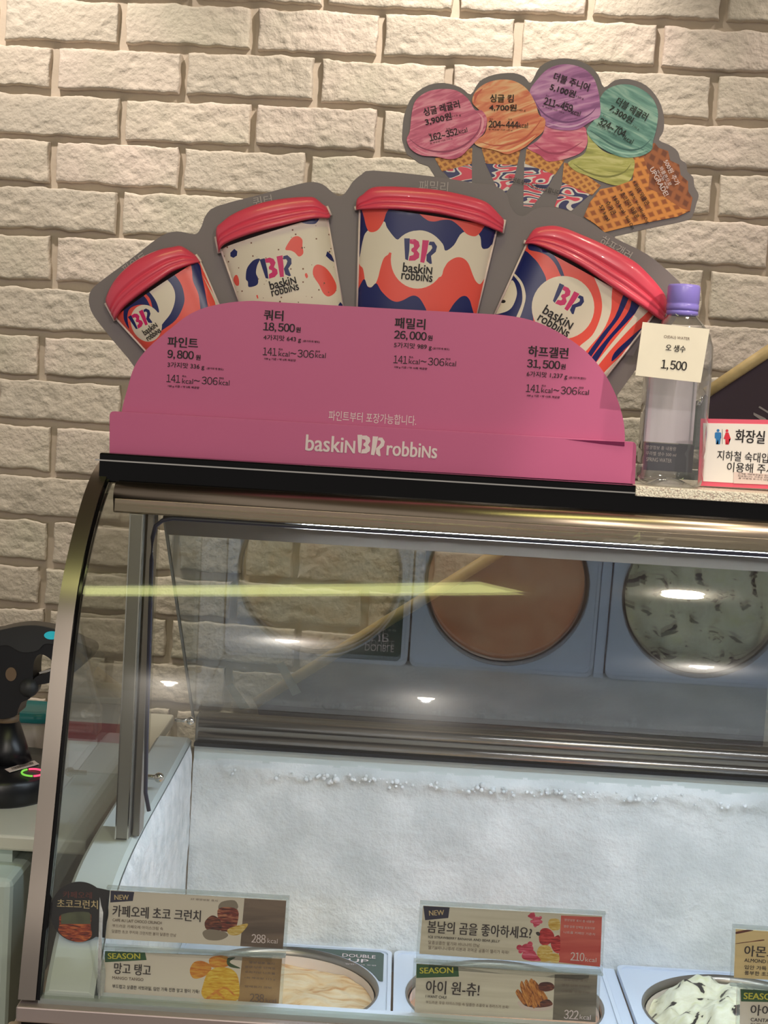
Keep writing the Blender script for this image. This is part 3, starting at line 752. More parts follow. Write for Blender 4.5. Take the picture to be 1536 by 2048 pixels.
tC = flavour_tag(zm(*ZB, [(100, 120), (1475, 200), (1460, 590), (72, 490)]), ZB, 'upper middle flavour tag with NEW badge, berries and pink jelly bears', WOODP,
    (BADGEB, [(102, 122), (305, 134), (294, 215), (116, 232)]),
    [('NEW', 204, 173, 115, 40, -3, .03, 4), ('봄날의 곰을 좋아하세요?', 535, 304, 800, 96, 3.5, .02), ('ICE STRAWBERRY BANANA AND BEAR JELLY', 415, 377, 550, 24, 3.5, .01, 0), ('달콤상큼한 딸기와 바나나의 만남', 338, 412, 395, 28, 3.5, 0, 1), ('딸기&바나나퓨레 리본과 귀여운 곰돌이 젤리가 쏙쏙!', 450, 458, 620, 30, 3.5, 0, 1),
     ('210', 1285, 510, 105, 66, 3.5, .02, 2), ('kcal', 1388, 534, 85, 34, 3.5, 0, 2), ('영양성분 표시 총 내용량', 1300, 235, 230, 20, 4, 0, 2), ('열량 당류 단백질 포화지방', 1300, 285, 240, 20, 4, 0, 2), ('나트륨 카페인 기준치', 1300, 330, 240, 20, 4, 0, 2)],
    [(BEAR, circ(938, 198, 24, n=10)), (BEAR, circ(915, 200, 10, n=8)), (BEAR, circ(948, 182, 10, n=8)), (BEAR, circ(972, 240, 34, 36, n=12)), (BEAR, circ(1002, 212, 12, n=8)), (BEAR, circ(1005, 245, 13, n=8)), (BEAR, circ(962, 272, 14, n=8)), (BEAR, circ(935, 242, 12, n=8)), (BANA, [(1062, 250), (1080, 222), (1130, 222), (1150, 240), (1150, 300), (1100, 310), (1070, 290)]), (REDB, [(990, 350), (1010, 300), (1060, 295), (1100, 330), (1105, 380), (1050, 425), (1000, 410)]), (REDB, [(1080, 400), (1110, 360), (1150, 355), (1148, 480), (1100, 465)]), (BANA, [(975, 480), (1000, 430), (1060, 425), (1095, 470), (1080, 540), (1000, 545)]), (BANA, [(1072, 530), (1100, 485), (1145, 500), (1140, 556), (1080, 552)]), (BEAR, circ(900, 452, 48, 40, n=12)), (BEAR, circ(840, 442, 22, n=8)), (BEAR, circ(848, 472, 16, n=8)), (BEAR, circ(922, 415, 20, n=8)), (BEAR, [(868, 480), (940, 460), (975, 500), (1000, 546), (872, 532)]), (TXT, [(968, 325), (990, 322), (1000, 345), (985, 352), (970, 340)])],
    'red', [(1160, 196), (1475, 208), (1460, 590), (1140, 555)], None)
tD = flavour_tag(zm(*ZB, [(50, 565), (1440, 650), (1425, 1015), (35, 940)]), ZB, 'lower middle flavour tag with green SEASON badge and churros plate', WOODP,
    (BADGEG, [(50, 568), (370, 590), (376, 665), (48, 676)]),
    [('SEASON', 203, 615, 255, 46, -1, .04, 3), ('아이 원-츄!', 328, 752, 410, 105, 3.5, .02), ('I WANT CHU!', 200, 818, 160, 22, 3.5, .01, 0), ('부드러운 우유 아이스크림 속 달콤한 초콜릿 & 츄러스가 쏘옥!', 440, 878, 640, 26, 3.5, 0, 1),
     ('322', 1238, 955, 110, 72, 3.5, .02, 2), ('kcal', 1345, 975, 85, 38, 3.5, 0, 2), ('영양성분 표시', 1270, 690, 180, 20, 4, 0, 1), ('열량 당류 단백질', 1275, 735, 220, 20, 4, 0, 1), ('나트륨 포화지방', 1270, 780, 220, 20, 4, 0, 1)],
    [(EDGEW, [(825, 865), (860, 850), (1060, 850), (1098, 880), (1080, 915), (980, 930), (880, 915), (845, 895)]), (CHOC, [(860, 850), (960, 800), (1060, 850), (1030, 900), (900, 895)]), (CHUR, [(812, 780), (835, 765), (890, 840), (885, 880), (862, 870), (820, 810)]), (CHUR, [(848, 715), (868, 708), (930, 860), (925, 888), (898, 885), (850, 760)]), (CHUR, [(880, 704), (905, 698), (975, 870), (965, 900), (938, 895), (885, 740)]), (CHUR, [(918, 695), (945, 690), (1020, 850), (1015, 885), (985, 882), (920, 730)]), (CHUR, [(950, 700), (975, 712), (1052, 820), (1050, 850), (1025, 845)]), (CHOC, [(985, 735), (1010, 710), (1070, 708), (1105, 730), (1100, 765), (1040, 780), (995, 765)]), (CHOC, [(1000, 860), (1060, 840), (1095, 870), (1080, 890), (1010, 900)])],
    'grey', [(1112, 648), (1440, 655), (1425, 1015), (1095, 1005)], None)
ZC = (1190, 1820, 4.44)
tE = flavour_tag(zm(*ZC, [(1250, 170), (2780, 280), (2765, 700), (1235, 600)]), ZC, 'upper right flavour tag on light wood print, cut by the frame edge', TANW, None,
    [('아몬드 봉봉', 1590, 375, 530, 100, 3.5, .02), ('ALMOND BON BON', 1530, 455, 410, 32, 3.5, .01, 0), ('입안 가득 즐거운', 1500, 515, 350, 38, 3.5, .005, 0), ('풍부한 초코 아몬드', 1520, 566, 390, 38, 3.5, .005, 0)],
    [(CHOC, [(1232, 200), (1235, 215), (1300, 205), (1410, 180), (1330, 178)]), (CHOC, [(1258, 295), (1260, 300), (1400, 283), (1498, 272), (1490, 262), (1380, 278)])],
    'brown', [(2450, 255), (2780, 280), (2765, 700), (2435, 680)], None)
tF = flavour_tag(zm(*ZC, [(1290, 700), (2780, 810), (2765, 1240), (1285, 1130)]), ZC, 'lower right flavour tag with green SEASON badge, cut by the frame edge', PAPER,
    (BADGEG, [(1292, 702), (1640, 722), (1645, 820), (1296, 812)]),
    [('SEASON', 1475, 765, 310, 58, 2, .04, 3), ('아이스 메론', 1640, 900, 520, 100, 3.5, .02), ('CANTALOUPE MELON', 1620, 985, 480, 32, 3.5, .01, 0), ('달콤한 멜론 과즙이', 1580, 1030, 400, 36, 3.5, .005, 0)],
    [], 'gold', [(2450, 790), (2780, 810), (2765, 1240), (2435, 1210)], None)

# ================================================================ pink menu stand
SY = .245
stand = empty('container_menu_stand', (-.03, SY+.02, TZ), 'pink half-round price stand with four ice cream containers on a grey board', 'menu stand')
def rounded(pts, r=6, which=None):
    out = []
    n = len(pts)
    for i, p in enumerate(pts):
        if which is not None and i not in which: out.append(p); continue
        a = pts[i-1]; b = pts[(i+1) % n]
        for q, e in ((a, 0), (b, 1)):
            pass
        da = hypot(a[0]-p[0], a[1]-p[1]); db = hypot(b[0]-p[0], b[1]-p[1])
        A = (p[0]+(a[0]-p[0])*r/da, p[1]+(a[1]-p[1])*r/da); B = (p[0]+(b[0]-p[0])*r/db, p[1]+(b[1]-p[1])*r/db)
        for k in range(5):
            t = k/4; out.append(((1-t)**2*A[0]+2*t*(1-t)*p[0]+t*t*B[0], (1-t)**2*A[1]+2*t*(1-t)*p[1]+t*t*B[1]))
    return out
strip = rounded([(219, 822), (1273, 884), (1270, 968.5), (219, 905.5)], 10, (0, 1))
plate('base_strip', PY(strip, SY), SY, .003, PINK, stand, bv=.0005)
panel = catmull([(244, 850), (244, 820), (255, 777), (269, 733), (295, 697), (346, 653), (382, 627), (426, 611), (492, 602), (565, 605), (760, 616), (959, 627), (1013, 631), (1061, 640), (1105, 658), (1145, 682), (1177, 708), (1207, 744), (1232, 791), (1247, 842), (1250, 884)], 4, closed=False)+[(1248, 930), (246, 880)]
plate('half_round_panel', PY(panel, SY+.006), SY+.006, .003, PINK, stand, bv=.0005)
# folded lip at the right end of the half-round panel
bm = bmesh.new(); A = aY(1010, 873, SY+.004); B = aY(1249, 884, SY-.004); C = aY(1249, 892, SY-.001); 
for tri in ((A, B, C),):
    vs = [bm.verts.new(p) for p in tri]+[bm.verts.new(p+Vector((0, .0012, 0))) for p in tri]
    for f in ((0, 1, 2), (5, 4, 3), (0, 3, 4, 1), (1, 4, 5, 2), (2, 5, 3, 0)): bm.faces.new([vs[i] for i in f])
finish(bm, 'folded_lip', PINKD, stand)
box('floor_flap', aY(225, 900, SY).x, aY(1268, 960, SY).x, SY+.003, SY+.09, TZ, TZ+.0008, PINK, stand)
BY = SY+.048
board = catmull([(268, 760), (268, 733), (225, 680), (187, 631), (178, 606), (178, 595), (181, 583), (197, 566), (260, 519), (322, 472), (354, 463), (379, 467), (391, 468), (398, 462), (404, 450), (412, 430), (435, 412), (525, 388), (598, 368), (625, 364), (646, 369), (662, 382), (675, 391), (687, 389), (698, 375), (706, 363), (723, 349), (747, 341), (867, 353), (950, 366), (988, 371), (1013, 387), (1021, 412), (1034, 429), (1051, 431), (1067, 419), (1097, 414), (1134, 423), (1165, 437), (1226, 474), (1295, 509), (1352, 557), (1364, 575), (1366, 600), (1350, 640), (1290, 715), (1235, 790)], 3, closed=False)+[(1225, 938), (270, 882)]
plate('grey_back_board', PY(board, BY), BY, .003, GREY, stand, bv=.0004)
box('board_foot', -.20, .20, BY+.003, BY+.06, TZ, TZ+.002, GREY, stand)
Z6 = (200, 580, 2.743); Z7 = (740, 580, 2.743)
price = []
def T(z, s, cx, cy, w_, h_, b=0):
    x, y = zm(*z, [(cx, cy)])[0]; price.append((s, x, y, w_/z[2], h_/z[2], SLOPE, b, 0))
for z, rows in ((Z6, [('파인트', 455, 288, 165, 56, .035), ('9,800', 443, 357, 143, 50, .03), ('원', 539, 370, 25, 28, .04), ('3가지맛 336 g', 472, 417, 202, 35, .01), ('(용기무게 별도)', 632, 433, 92, 13, .02), ('141', 403, 486, 76, 42), ('kcal', 481, 500, 60, 28), ('최소', 463, 473, 24, 11, .02), ('~', 532, 498, 32, 9), ('306', 602, 498, 88, 42), ('kcal', 682, 508, 58, 28), ('최대', 666, 484, 24, 11, .02), ('100 g 기준 / 약 3회 제공량', 459, 532, 172, 14, .02),
        ('쿼터', 953, 139, 105, 56, .035), ('18,500', 983, 207, 172, 50, .03), ('원', 1088, 218, 25, 28, .04), ('4가지맛 643 g', 1000, 267, 206, 35, .01), ('(용기무게 별도)', 1160, 283, 92, 13, .02), ('141', 932, 338, 76, 42), ('kcal', 1010, 350, 60, 28), ('최소', 992, 325, 24, 11, .02), ('~', 1061, 348, 32, 9), ('306', 1129, 350, 90, 42), ('kcal', 1210, 358, 58, 28), ('최대', 1194, 337, 24, 11, .02), ('100 g 기준 / 약 6회 제공량', 988, 382, 172, 14, .02)]),
        (Z7, [('패밀리', 220, 184, 165, 58, .035), ('26,000', 222, 252, 176, 50, .03), ('원', 330, 263, 25, 28, .04), ('5가지맛 989 g', 235, 309, 206, 35, .01), ('(용기무게 별도)', 390, 323, 92, 13, .02), ('141', 167, 382, 76, 42), ('kcal', 243, 392, 60, 28), ('최소', 226, 368, 24, 11, .02), ('~', 294, 392, 32, 9), ('306', 363, 394, 90, 42), ('kcal', 443, 403, 58, 28), ('최대', 428, 379, 24, 11, .02), ('100 g 기준 / 약 10회 제공량', 224, 428, 180, 14, .02),
        ('하프갤런', 978, 341, 218, 58, .035), ('31,500', 952, 410, 180, 50, .03), ('원', 1060, 420, 25, 28, .04), ('6가지맛 1,237 g', 971, 468, 222, 35, .01), ('(용기무게 별도)', 1138, 483, 92, 13, .02), ('141', 894, 540, 76, 42), ('kcal', 970, 550, 60, 28), ('최소', 954, 525, 24, 11, .02), ('~', 1022, 550, 32, 9), ('306', 1091, 552, 90, 42), ('kcal', 1172, 560, 58, 28), ('최대', 1158, 536, 24, 11, .02), ('100 g 기준 / 약 12회 제공량', 951, 584, 180, 14, .02)])):
    for r_ in rows: T(z, *r_)
fp = lambda Y: (lambda a, b: PY([(a, b)], Y)[0])
sc = mpp(700, 700, SY+.006)
letters('price_lettering', price, [BLACKINK], fp(SY+.006), fY(SY+.0053), stand, sc)
letters('takeaway_lettering', [('파인트부터 포장가능합니다.', 745, 836, 176, 20, SLOPE, 0)], [WHITEINK], fp(SY+.006), fY(SY+.0053), stand, sc)
sc = mpp(700, 900, SY)
letters('shop_name_lettering', [('baskiɴ', 661, 888, 98, 32, 3.5, .03), ('robbiɴs', 824, 899, 100, 30, 3.5, .03)], [WHITEINK], fp(SY), fY(SY-.0006), stand, sc)
lg = logo(742, 891, 42, 3.5, 0, 0)
art('shop_name_emblem', PY([(712, 860), (772, 864), (770, 922), (710, 918)], SY), [(None, PY([(700, 850), (790, 850), (790, 930), (700, 930)], SY))]+[(0, PY(poly, SY)) for k, poly in lg], [WHITEINK], fY(SY-.0006), stand)['kind'] = 'stuff'
letters('size_lettering', [('파인트', 270, 527, 54, 22, -34, 0), ('쿼터', 525, 402, 38, 20, -9, 0), ('패밀리', 867, 373, 58, 21, 4, 0), ('하프갤런', 1231, 498, 68, 24, 31, .01)], [GREYINK], fp(BY), fY(BY-.0006), stand, mpp(700, 500, BY))

# the four containers: shallow moulded relief with printed body and ridged lid
def container(nm_label, zp, T_, B_, quad, layers, lg, texts, speck=None, base=0):
    Yb = BY-.004; bul = .016
    mats = [CREAM, NAVY, CORAL, MAGENTA, BLACKINK, BROWN]
    Q = PY(zm(*zp, quad), Yb)   # TL TR BR BL
    TL, TR, BR, BL = [Vector(q) for q in Q]
    up = ((TL+TR)/2-(BL+BR)/2)
    def fmap(a, b, off=0):
        p = Vector((a, b)); t = (p-(BL+BR)/2).dot(up)/up.dot(up); t = max(-.3, min(1.3, t))
        l = BL+(TL-BL)*t; r = BR+(TR-BR)*t; d = (r-l); u = (p-l).dot(d)/d.dot(d)*2-1; u = max(-1, min(1, u))
        return Vector((a, Yb-bul*sqrt(max(0, 1-u*u))**1.0-off, b))
    cpt = (BL+BR+TL+TR)/4
    c = bpy.data.objects.new('container', None); c['label'] = nm_label; COL.objects.link(c); c.parent = stand; c.location = Vector((cpt.x, Yb, cpt.y))-stand.location; c.empty_display_size = .01
    L = [(base, PY(zm(*zp, [(x-400, y-400) for x, y in [quad[0]]]+[(quad[1][0]+400, quad[1][1]-400), (quad[2][0]+400, quad[2][1]+400), (quad[3][0]-400, quad[3][1]+400)]), Yb))]
    for m, poly, sm in layers: L.append((m, PY(zm(*zp, catmull(poly, 4) if sm else poly), Yb)))
    if speck:
        rnd = random.Random(3)
        for k in range(55):
            a, b = rnd.random(), rnd.random(); x = quad[0][0]+(quad[1][0]-quad[0][0])*a+(quad[3][0]-quad[0][0])*b; y = quad[0][1]+(quad[1][1]-quad[0][1])*a+(quad[3][1]-quad[0][1])*b
            L.append((5, PY(zm(*zp, circ(x, y, rnd.choice((3, 4, 6, 8, 9)), n=7)), Yb)))
    for m, poly in lg: L.append((m, PY(zm(*zp, poly), Yb)))
    clip = PY(zm(*zp, quad), Yb)
    cl = []
    for i in range(4):
        A_, B2 = clip[i], clip[(i+1) % 4]
        for k in range(12): cl.append((A_[0]+(B2[0]-A_[0])*k/12, A_[1]+(B2[1]-A_[1])*k/12))
    art('printed_cup', cl, L, mats, fmap, c, grid=.0035, smooth=True)
    # cut edge of the cup
    for a_, b_ in ((TL, BL), (TR, BR)):
        bm = bmesh.new(); add_tube(bm, [Vector((a_.x, Yb-.002, a_.y)), Vector((b_.x, Yb-.002, b_.y))], .0012, 6); finish(bm, 'cup_edge', EDGEW, c)
    its = [(s, *zm(*zp, [(x, y)])[0], w_/zp[2], h_/zp[2], a_, .025, 0) for s, x, y, w_, h_, a_ in texts]
    letters('cup_lettering', its, [BLACKINK], fp(Yb), lambda a, b: fmap(a, b, .0007), c, mpp(zp[0]+100, zp[1]+100, Yb))
    # lid
    n = 46; Tt = resample(catmull(PY(zm(*zp, T_), Yb), 5, closed=False), n); Bb = resample(catmull(PY(zm(*zp, B_), Yb), 5, closed=False), n)
    prof = [(0, .000), (.03, .006), (.10, .010), (.25, .0125), (.42, .0135), (.50, .0138), (.54, .0115), (.58, .0118), (.62, .0155), (.74, .0165), (.77, .0145), (.80, .0165), (.93, .0178), (.985, .0170), (1, .006)]
    bm = bmesh.new(); rows = []
    for i in range(n):
        u = 2*i/(n-1)-1; bl = sqrt(max(0, 1-u*u)); row = []
        for v, d in prof:
            x = Tt[i][0]+(Bb[i][0]-Tt[i][0])*v; z = Tt[i][1]+(Bb[i][1]-Tt[i][1])*v
            row.append(bm.verts.new((x, Yb+.001-d*(.35+.65*bl)-.008*bl, z)))
        rows.append(row)
    for i in range(n-1):
        for k in range(len(prof)-1): bm.faces.new((rows[i][k], rows[i+1][k], rows[i+1][k+1], rows[i][k+1])).smooth = True
    fo = finish(bm, 'lid', LID, c, recalc=True)
    # card tabs at both ends of the lid
    for P, dx in ((Tt[0], -.0015), (Tt[-1], .0015)):
        pass
    for e_ in (0, -1):
        bm = bmesh.new()
        A_ = Vector((Tt[e_][0], Yb-.001, Tt[e_][1])); B2 = Vector((Bb[e_][0], Yb-.001, Bb[e_][1]))
        add_tube(bm, [A_, B2], .0022, 6); finish(bm, 'lid_edge', EDGEW, c)
    return c
z1 = (160, 460, 4.8)
container('smallest leftmost container, tilted left, swirled coral, navy and cream', z1,
    [(250, 700), (255, 650), (320, 520), (420, 400), (560, 290), (750, 200), (900, 165), (970, 155), (1040, 190), (1110, 240)],
    [(340, 870), (420, 770), (500, 700), (650, 590), (800, 485), (900, 415), (1000, 370), (1160, 310)],
    [(340, 840), (1150, 290), (1440, 960), (830, 1380)],
    [(0, [(620, 500), (820, 400), (900, 530), (940, 640), (925, 740), (870, 850), (800, 935), (700, 950), (770, 800), (760, 720), (700, 630), (620, 570)], True),
     (1, [(800, 420), (880, 400), (980, 510), (1020, 640), (1010, 740), (940, 870), (820, 960), (740, 1010), (815, 905), (890, 810), (930, 700), (930, 600), (890, 520)], True),
     (2, [(680, 480), (740, 470), (770, 530), (730, 552), (695, 535)], True),
     (1, [(500, 660), (600, 560), (650, 565), (720, 640), (765, 720), (778, 800), (700, 745), (640, 725), (560, 730), (490, 770), (470, 850), (480, 950), (440, 880), (432, 820), (445, 750)], True),
     (2, [(575, 605), (620, 600), (690, 660), (718, 755), (700, 745), (668, 680), (620, 625)], True),
     (1, [(1080, 320), (1150, 330), (1180, 450), (1240, 740), (1260, 900), (1190, 900), (1170, 750), (1150, 620), (1100, 500), (1088, 400)], True),
     (0, [(1180, 430), (1330, 700), (1400, 900), (1330, 900), (1290, 710)], False), (2, [(1180, 430), (1300, 690), (1350, 900), (1290, 900), (1230, 650)], False),
     (0, circ(655, 900, 150, 178, rot=-20), False)],
    logo(610, 858, 165, -27, 1, 3), [('baskiɴ', 690, 950, 155, 58, -33), ('robbiɴs', 722, 1002, 160, 56, -33)], base=2)
z2 = (400, 340, 4.8)
container('second container, cream with coral and navy flakes and specks', z2,
    [(155, 640), (165, 550), (210, 510), (300, 440), (450, 370), (620, 315), (850, 275), (1060, 262), (1120, 280), (1180, 330), (1215, 350)],
    [(185, 800), (230, 730), (400, 660), (600, 600), (800, 550), (1000, 500), (1130, 475), (1240, 470), (1255, 440)],
    [(200, 760), (1218, 440), (1395, 1440), (440, 1440)],
    [(1, [(975, 500), (1140, 460), (1120, 520), (1060, 530), (1000, 522)], True), (1, [(300, 800), (340, 765), (370, 790), (365, 830), (330, 850), (300, 835)], False),
     (1, [(588, 865), (560, 930), (550, 1000), (570, 1050), (560, 1110), (480, 1130), (470, 1080), (450, 1050), (460, 960), (500, 900), (540, 870)], True),
     (1, [(1225, 785), (1265, 820), (1295, 890), (1255, 870), (1212, 830)], False), (1, [(1330, 1300), (1350, 1270), (1375, 1300), (1370, 1350)], False),
     (2, [(830, 775), (860, 710), (900, 660), (950, 648), (990, 680), (992, 740), (1000, 810), (960, 842), (920, 805), (880, 785)], True),
     (2, [(1090, 1000), (1100, 940), (1140, 915), (1210, 945), (1270, 1020), (1312, 1110), (1300, 1180), (1240, 1220), (1190, 1190), (1150, 1110), (1110, 1050)], True),
     (2, [(325, 1060), (340, 1020), (365, 1015), (382, 1060), (380, 1110), (350, 1110)], True), (2, [(1015, 1015), (1030, 998), (1045, 1030), (1030, 1048)], True), (2, [(550, 1210), (565, 1205), (572, 1240), (560, 1240)], False)],
    logo(755, 943, 225, -12, 1, 3), [('baskiɴ', 805, 1088, 255, 82, -14), ('robbiɴs', 825, 1152, 265, 78, -14)], speck=True, base=0)
z3 = (690, 340, 4.518)
container('third container, upright, wavy navy, cream and coral drips', z3,
    [(98, 330), (110, 260), (160, 225), (220, 175), (300, 155), (500, 158), (800, 182), (1000, 215), (1200, 265), (1300, 310), (1390, 400), (1440, 450)],
    [(103, 365), (300, 368), (500, 375), (800, 405), (1000, 445), (1200, 495), (1340, 545), (1420, 572)],
    [(135, 330), (1375, 520), (1165, 1400), (105, 1400)],
    [(1, [(100, 300), (1420, 480), (1320, 680), (1265, 718), (1230, 700), (1205, 590), (1060, 575), (980, 690), (905, 740), (880, 680), (800, 600), (700, 560), (600, 570), (520, 610), (475, 640), (430, 600), (380, 530), (345, 475), (200, 560), (160, 650), (125, 780)], True),
     (2, [(160, 300), (390, 330), (370, 410), (345, 485), (300, 550), (245, 570), (205, 545), (175, 440)], True),
     (2, [(660, 370), (1000, 410), (1260, 460), (1240, 540), (1190, 600), (1145, 607), (1090, 585), (1040, 530), (960, 470), (880, 465), (800, 480), (730, 460)], True),
     (2, [(100, 850), (140, 870), (165, 900), (180, 990), (190, 1040), (230, 1065), (270, 1045), (300, 980), (320, 900), (350, 810), (390, 775), (425, 762), (600, 900), (840, 980), (890, 900), (930, 840), (1000, 800), (1060, 805), (1110, 850), (1150, 950), (1180, 1010), (1220, 1035), (1280, 1000), (1280, 1450), (80, 1450)], True),
     (1, [(80, 1450), (100, 1150), (150, 1020), (180, 993), (205, 1055), (240, 1065), (285, 1030), (330, 1100), (400, 1170), (460, 1197), (520, 1185), (600, 1145), (650, 1150), (690, 1190), (740, 1290), (780, 1450)], True),
     (1, [(870, 1450), (950, 1260), (1020, 1170), (1070, 1143), (1110, 1160), (1140, 1230), (1170, 1450)], True),
     (0, circ(655, 820, 240, 260), False)],
    logo(680, 745, 225, 3.5, 1, 3), [('baskiɴ', 655, 900, 262, 82, 6), ('robbiɴs', 650, 968, 278, 80, 6)], base=0)
z4 = (980, 420, 3.491)
container('largest container, tilted right, marbled coral, navy and white', z4,
    [(250, 215), (300, 140), (350, 120), (440, 112), (520, 130), (620, 170), (800, 250), (1000, 360), (1100, 450), (1180, 540), (1225, 610), (1235, 690)],
    [(240, 238), (300, 245), (400, 285), (600, 385), (800, 520), (950, 620), (1080, 700), (1190, 772), (1215, 750)],
    [(262, 225), (1150, 720), (735, 1260), (0, 800)],
    [(1, [(215, 280), (300, 340), (350, 410), (385, 500), (340, 560), (300, 620), (285, 700), (290, 800), (190, 900), (-50, 860), (60, 600), (150, 440)], True),
     (0, [(165, 440), (215, 500), (240, 570), (240, 640), (200, 760), (175, 760), (215, 660), (220, 590), (205, 520), (165, 460)], True),
     (0, [(140, 500), (165, 505), (182, 560), (180, 610), (150, 680), (100, 715), (20, 720), (60, 600)], True), (4, circ(90, 640, 17, 12, n=12), False),
     (1, [(270, 240), (350, 262), (420, 305), (475, 380), (510, 475), (485, 465), (450, 390), (400, 330), (340, 300), (270, 280)], True),
     (0, [(690, 420), (830, 490), (836, 610), (830, 720), (780, 840), (700, 940), (640, 1000), (610, 960), (700, 880), (750, 780), (770, 680), (755, 580), (715, 480)], True),
     (1, [(930, 570), (965, 590), (900, 740), (820, 850), (720, 990), (660, 1080), (650, 1040), (760, 880), (860, 750)], True),
     (1, [(990, 610), (1070, 640), (960, 770), (830, 910), (740, 1050), (680, 1120), (690, 1050), (780, 930), (900, 790), (960, 700)], True),
     (0, [(1060, 640), (1120, 680), (980, 820), (850, 960), (760, 1070), (700, 1140), (700, 1110), (850, 920), (980, 760)], True),
     (1, [(1075, 810), (1050, 870), (950, 960), (870, 1040), (842, 1055), (860, 1000), (930, 930)], True),
     (0, [(1060, 915), (1000, 990), (900, 1090), (830, 1180), (760, 1230), (780, 1150), (900, 1030), (1000, 940)], True),
     (0, circ(500, 685, 216, 218), False)],
    logo(537, 632, 158, 27, 1, 3), [('baskiɴ', 467, 752, 225, 66, 31), ('robbiɴs', 438, 806, 240, 64, 31)], base=2)

# ================================================================ cone menu board behind
CY = BY+.022
zc = (780, 100, 2.4)
cone = empty('cone_menu_board', (.20, CY, TZ), 'tall grey board with four ice cream cones and waffle prices behind the pink stand', 'menu board')
out = catmull([(57, 430), (62, 350), (75, 290), (110, 220), (180, 170), (260, 158), (340, 180), (388, 212), (430, 150), (500, 118), (590, 110), (645, 128), (676, 156), (720, 80), (790, 45), (870, 42), (950, 70), (1000, 120), (1028, 178), (1080, 145), (1150, 140), (1230, 170), (1290, 240), (1315, 320), (1312, 390), (1292, 432), (1340, 455), (1380, 485), (1395, 525), (1422, 545), (1428, 585), (1455, 610), (1462, 655), (1482, 695), (1470, 740), (1455, 790), (1425, 818), (1250, 855), (1080, 895)], 3, closed=False)
out += [(1010, 1500), (1000, 2080), (300, 2010), (230, 1000), (225, 625), (205, 590), (185, 558), (140, 543), (80, 500)]
plate('board', PY(zm(*zc, out), CY), CY, .003, GREY, cone, bv=.0004)
SP = {'p1': streak_mat('pink_scoop_print', (186, 58, 102), (212, 92, 128), (230, 140, 162), 30, rot=.4),
      'o': streak_mat('orange_scoop_print', (214, 92, 44), (232, 140, 84), (240, 188, 134), 22, rot=.4),
      'v': streak_mat('purple_scoop_print', (136, 62, 130), (178, 104, 168), (210, 150, 196), 22, rot=.3),
      'p2': streak_mat('rose_scoop_print', (190, 52, 98), (216, 94, 130), (236, 150, 166), 24),
      'g': streak_mat('teal_scoop_print', (62, 122, 112), (104, 158, 146), (150, 190, 176), 22, rot=-.4),
      'y': streak_mat('olive_scoop_print', (146, 146, 60), (182, 180, 90), (206, 202, 128), 24)}
WAF = waffle_mat('waffle_print', (226, 146, 68), (160, 84, 34), 34, .55)
WAFB = waffle_mat('dark_waffle_print', (170, 98, 54), (122, 64, 36), 30, -.3)
WAFC = waffle_mat('cone_waffle_print', (224, 156, 78), (168, 96, 42), 52, .75)
SW = ramp_noise('swirl_sleeve_print', [(.0, (226, 66, 92)), (.40, (230, 220, 214)), (.44, (40, 40, 100)), (.49, (230, 220, 214)), (.52, (226, 66, 92)), (.58, (230, 220, 214)), (.61, (40, 40, 100))], 20, rough=.4, dist=1.2, bump=0, const=True, detail=0, stretch=(1.2, 1, 3.2))
def pr(name, m, pts, dy, sm=True):
    q = zm(*zc, pts); q = catmull(q, 4) if sm else q
    plate(name, PY(q, CY-dy), CY-dy, .0004, m, cone)
for pts in ([(250, 575), (393, 535), (393, 640), (290, 622)], [(455, 538), (612, 548), (590, 640), (550, 694), (510, 655)], [(645, 535), (792, 592), (762, 650), (680, 755), (640, 752)], [(830, 632), (965, 690), (870, 772), (790, 752)]): pr('cone_sleeve', SW, pts, .0004, False)
for pts in ([(215, 520), (395, 470), (393, 545), (250, 583)], [(440, 472), (630, 466), (610, 552), (460, 545)], [(655, 475), (838, 528), (792, 598), (648, 545)], [(835, 540), (870, 550), (1012, 650), (970, 697), (826, 634)]): pr('waffle_cone', WAFC, pts, .0008, False)
pr('dark_waffle', WAFB, [(1165, 515), (1215, 480), (1270, 445), (1290, 470), (1335, 485), (1345, 530), (1388, 550), (1395, 600), (1430, 630), (1432, 680), (1452, 710), (1440, 775), (1300, 730), (1240, 670), (1200, 600)], .0008, False)
pr('waffle_strip', WAF, [(1168, 512), (1215, 510), (1245, 600), (1240, 668), (1165, 640)], .0012, False)
pr('folded_waffle', WAF, [(930, 800), (960, 730), (1010, 668), (1080, 655), (1165, 625), (1240, 665), (1300, 690), (1330, 715), (1400, 760), (1438, 772), (1380, 800), (1300, 815), (1200, 835), (1130, 850), (1030, 875), (985, 835)], .0016, False)
pr('olive_scoop', SP['y'], [(945, 390), (1000, 465), (1060, 500), (1165, 515), (1168, 590), (1140, 635), (1080, 650), (1000, 625), (940, 600), (890, 580), (855, 540), (930, 500), (950, 440)], .0014)
pr('rose_scoop', SP['p2'], [(745, 345), (800, 360), (880, 370), (935, 370), (948, 440), (920, 490), (850, 520), (760, 535), (720, 505), (660, 470), (700, 440), (735, 400)], .0014)
pr('teal_scoop', SP['g'], [(1000, 290), (1005, 240), (1040, 190), (1110, 165), (1180, 175), (1250, 220), (1285, 290), (1280, 370), (1262, 440), (1255, 480), (1200, 510), (1120, 515), (1050, 490), (1000, 460), (960, 420), (945, 380), (985, 330)], .0019)
pr('purple_scoop', SP['v'], [(700, 150), (760, 90), (840, 68), (920, 85), (975, 130), (1000, 200), (1010, 275), (1005, 320), (970, 340), (900, 380), (830, 385), (760, 370), (735, 340), (715, 290), (690, 250), (670, 200)], .0022)
